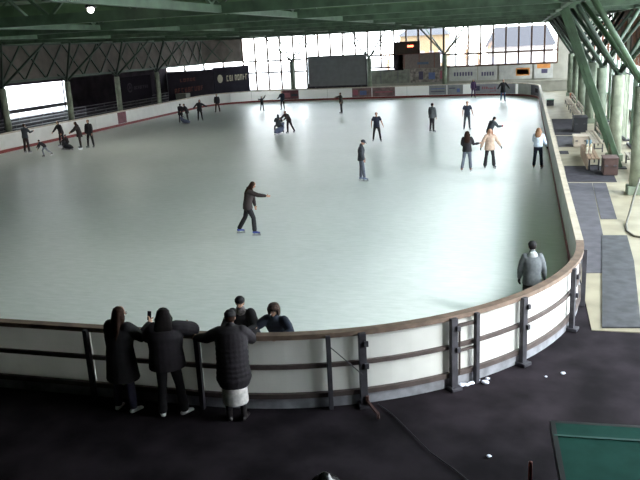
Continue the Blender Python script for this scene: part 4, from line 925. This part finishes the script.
# ---- people at the near barrier
NG = 'people at the near barrier'
F0 = FLOOR
A = person((-6.24, 9.58), 25, 1.80, ps(lean=5, turn=25, armR=(.25, .55, -.65), foreR=(.10, .85, .62), handR=(.0, .5, .85), palmR=(-1, .1, 0), curlR=.9, armL=(-.3, .35, -1), foreL=(.35, .9, .35), curlL=.8, legL=(-.08, 0, -1), legR=(.08, 0, -1), nod=4),
  dict(top=(blk, .37, .07), trousers=(cloth('dark_indigo', (.025, .022, .045)), .01), hair=(m_hb, .22), glasses=1, shoes=sh_w, shoe='low'), 'person in long black coat with long brown hair and glasses, holding up a phone', NG, z=F0, vox=.008)
B = person((-5.42, 9.60), -5, 1.80, ps(lean=10, armR=(.85, .35, -.30), foreR=(-.35, .9, -.05), armL=(-.30, .6, -.6), foreL=(.05, .9, .35), handL=(.0, .4, .9), palmL=(1, 0, 0), curlL=.8, legL=(-.06, -.05, -1), legR=(.16, -.05, -1), shinR=(.1, -.1, -1), footR=(.7, .7, 0), nod=6),
  dict(top=(plum, .12, .10), trousers=(blk, .02), hair=(m_hd, .12), shoes=sh_w, shoe='low'), 'person in dark plum jacket and white trainers, forearm resting on the near barrier', NG, z=F0, vox=.008)
C_ = person((-4.30, 9.63), 0, 1.80, ps(lean=10, armL=(-.65, .45, -.45), foreL=(-.75, .65, -.2), armR=(.35, .6, -.7), foreR=(.15, .9, .05), legL=(-.05, -.03, -1), shinL=(-.01, -.03, -1), legR=(.05, -.03, -1), shinR=(.01, -.03, -1), nod=8),
  dict(top=(plum, .26, .06), quilt=1, skirt=wh2, hair=(m_hb, .0), hat=('beanie', blk), shoes=sh_b, shoe='boot', trousers=(blk, -.01)), 'person in long quilted dark coat over a white skirt, seen from behind', NG, z=F0, vox=.008)
D = person((-4.46, 10.62), 190, 1.62, ps(lean=20, armL=(-.3, .6, -.7), foreL=(.3, .8, .1), armR=(.3, .6, -.7), foreR=(-.3, .8, .1), nod=-4), dict(top=(bl, .1, .05), trousers=(bl, .0), hair=(m_hd, 0), hat=('beanie', blk), scarf=cloth('grey_scarf', (.12, .10, .10), var=.5, scale=25), shoes=sk_b), 'person in pointed black beanie facing us behind the quilted coat', NG, vox=.009)
E_ = person((-3.84, 10.64), 200, 1.54, ps(lean=26, armL=(-.55, .55, -.45), foreL=(.6, .75, -.15), armR=(.55, .5, -.45), foreR=(-.7, .7, -.15), nod=-6, upright=1), dict(top=(ny, .08, .05), trousers=(bl, .0), hat=('fur', mat('brown_fur', (.05, .028, .02), .9, var=.5, scale=40, bump=.5)), hair=(m_hb, .05), shoes=sk_b), 'person in navy jacket and brown fur hat leaning on the near barrier from the ice', NG, vox=.009)
# phone held by the first spectator
def wpt(o, v): return Matrix.LocRotScale(o.location, o.rotation_euler, None) @ V(v)
k = 1.0
def hand_of(o, pose_arm, pose_fore, s, lean, H):
    k = H/1.72; up = V((0, sin(R_(lean)), cos(R_(lean)))); sd = V((1, 0, 0)); sh = V((0,0,.05*k))+up*.425*k+sd*s*.185*k
    return wpt(o, sh+nrm(pose_arm)*.285*k+nrm(pose_fore)*.245*k)
h = hand_of(A, (.25, .55, -.65), (.10, .85, .62), 1, 5, 1.80)
g = R_(25); v = V((-sin(YAW), cos(YAW)))*cos(g)+V((cos(YAW), sin(YAW)))*sin(g); sdv = V((v.y, -v.x))
pc = V((h.x, h.y, h.z))+V((v.x, v.y, 0))*.055+V((0, 0, .125))-V((sdv.x, sdv.y, 0))*.02
ph = empty('phone', pc); ph.rotation_euler = (R_(-12), 0, A.rotation_euler.z)
MB().box((0, 0, 0), (.076, .009, .155)).build('case', m_black, ph, bevel=.003)
MB().box((0, -.0052, 0), (.068, .001, .142)).build('display', mat('dim_display', (.02, .02, .03), .1), ph)
MB().box((-.02, .0052, .055), (.022, .003, .03)).build('lens_block', m_steel, ph)
tag(ph, 'black phone held up by the long-haired person at the near barrier', 'phone')

# ------------------------------------------------------------------ daylight
w = bpy.data.worlds.new('overcast'); sc.world = w; w.use_nodes = True; n = w.node_tree.nodes; L = w.node_tree.links
bg = n['Background']; tc = n.new('ShaderNodeTexCoord'); sp = n.new('ShaderNodeSeparateXYZ'); L.new(tc.outputs['Generated'], sp.inputs[0])
cr = n.new('ShaderNodeValToRGB'); cr.color_ramp.elements[0].position = 0; cr.color_ramp.elements[0].color = (.95, .93, .95, 1); cr.color_ramp.elements[1].position = .6; cr.color_ramp.elements[1].color = (.80, .90, 1, 1)
L.new(sp.outputs['Z'], cr.inputs[0]); L.new(cr.outputs[0], bg.inputs[0]); bg.inputs[1].default_value = SKY = 4.4
sd_ = bpy.data.lights.new('hazy_sun', 'SUN'); sd_.energy = 1.5; sd_.angle = R_(11); sd_.color = (1, .98, .96)
so = bpy.data.objects.new('hazy_sun', sd_); col.objects.link(so); so.rotation_euler = (-V((.77, -.35, .60))).to_track_quat('-Z', 'Y').to_euler()
sc.cycles.use_denoising = True; sc.cycles.transparent_max_bounces = 24; sc.cycles.max_bounces = 8; sc.cycles.diffuse_bounces = 5
sc.cycles.sample_clamp_indirect = 8
sc.view_settings.view_transform = 'Standard'; sc.view_settings.look = 'None'; sc.view_settings.exposure = 1.68; sc.view_settings.gamma = 1
sc.view_settings.use_curve_mapping = False
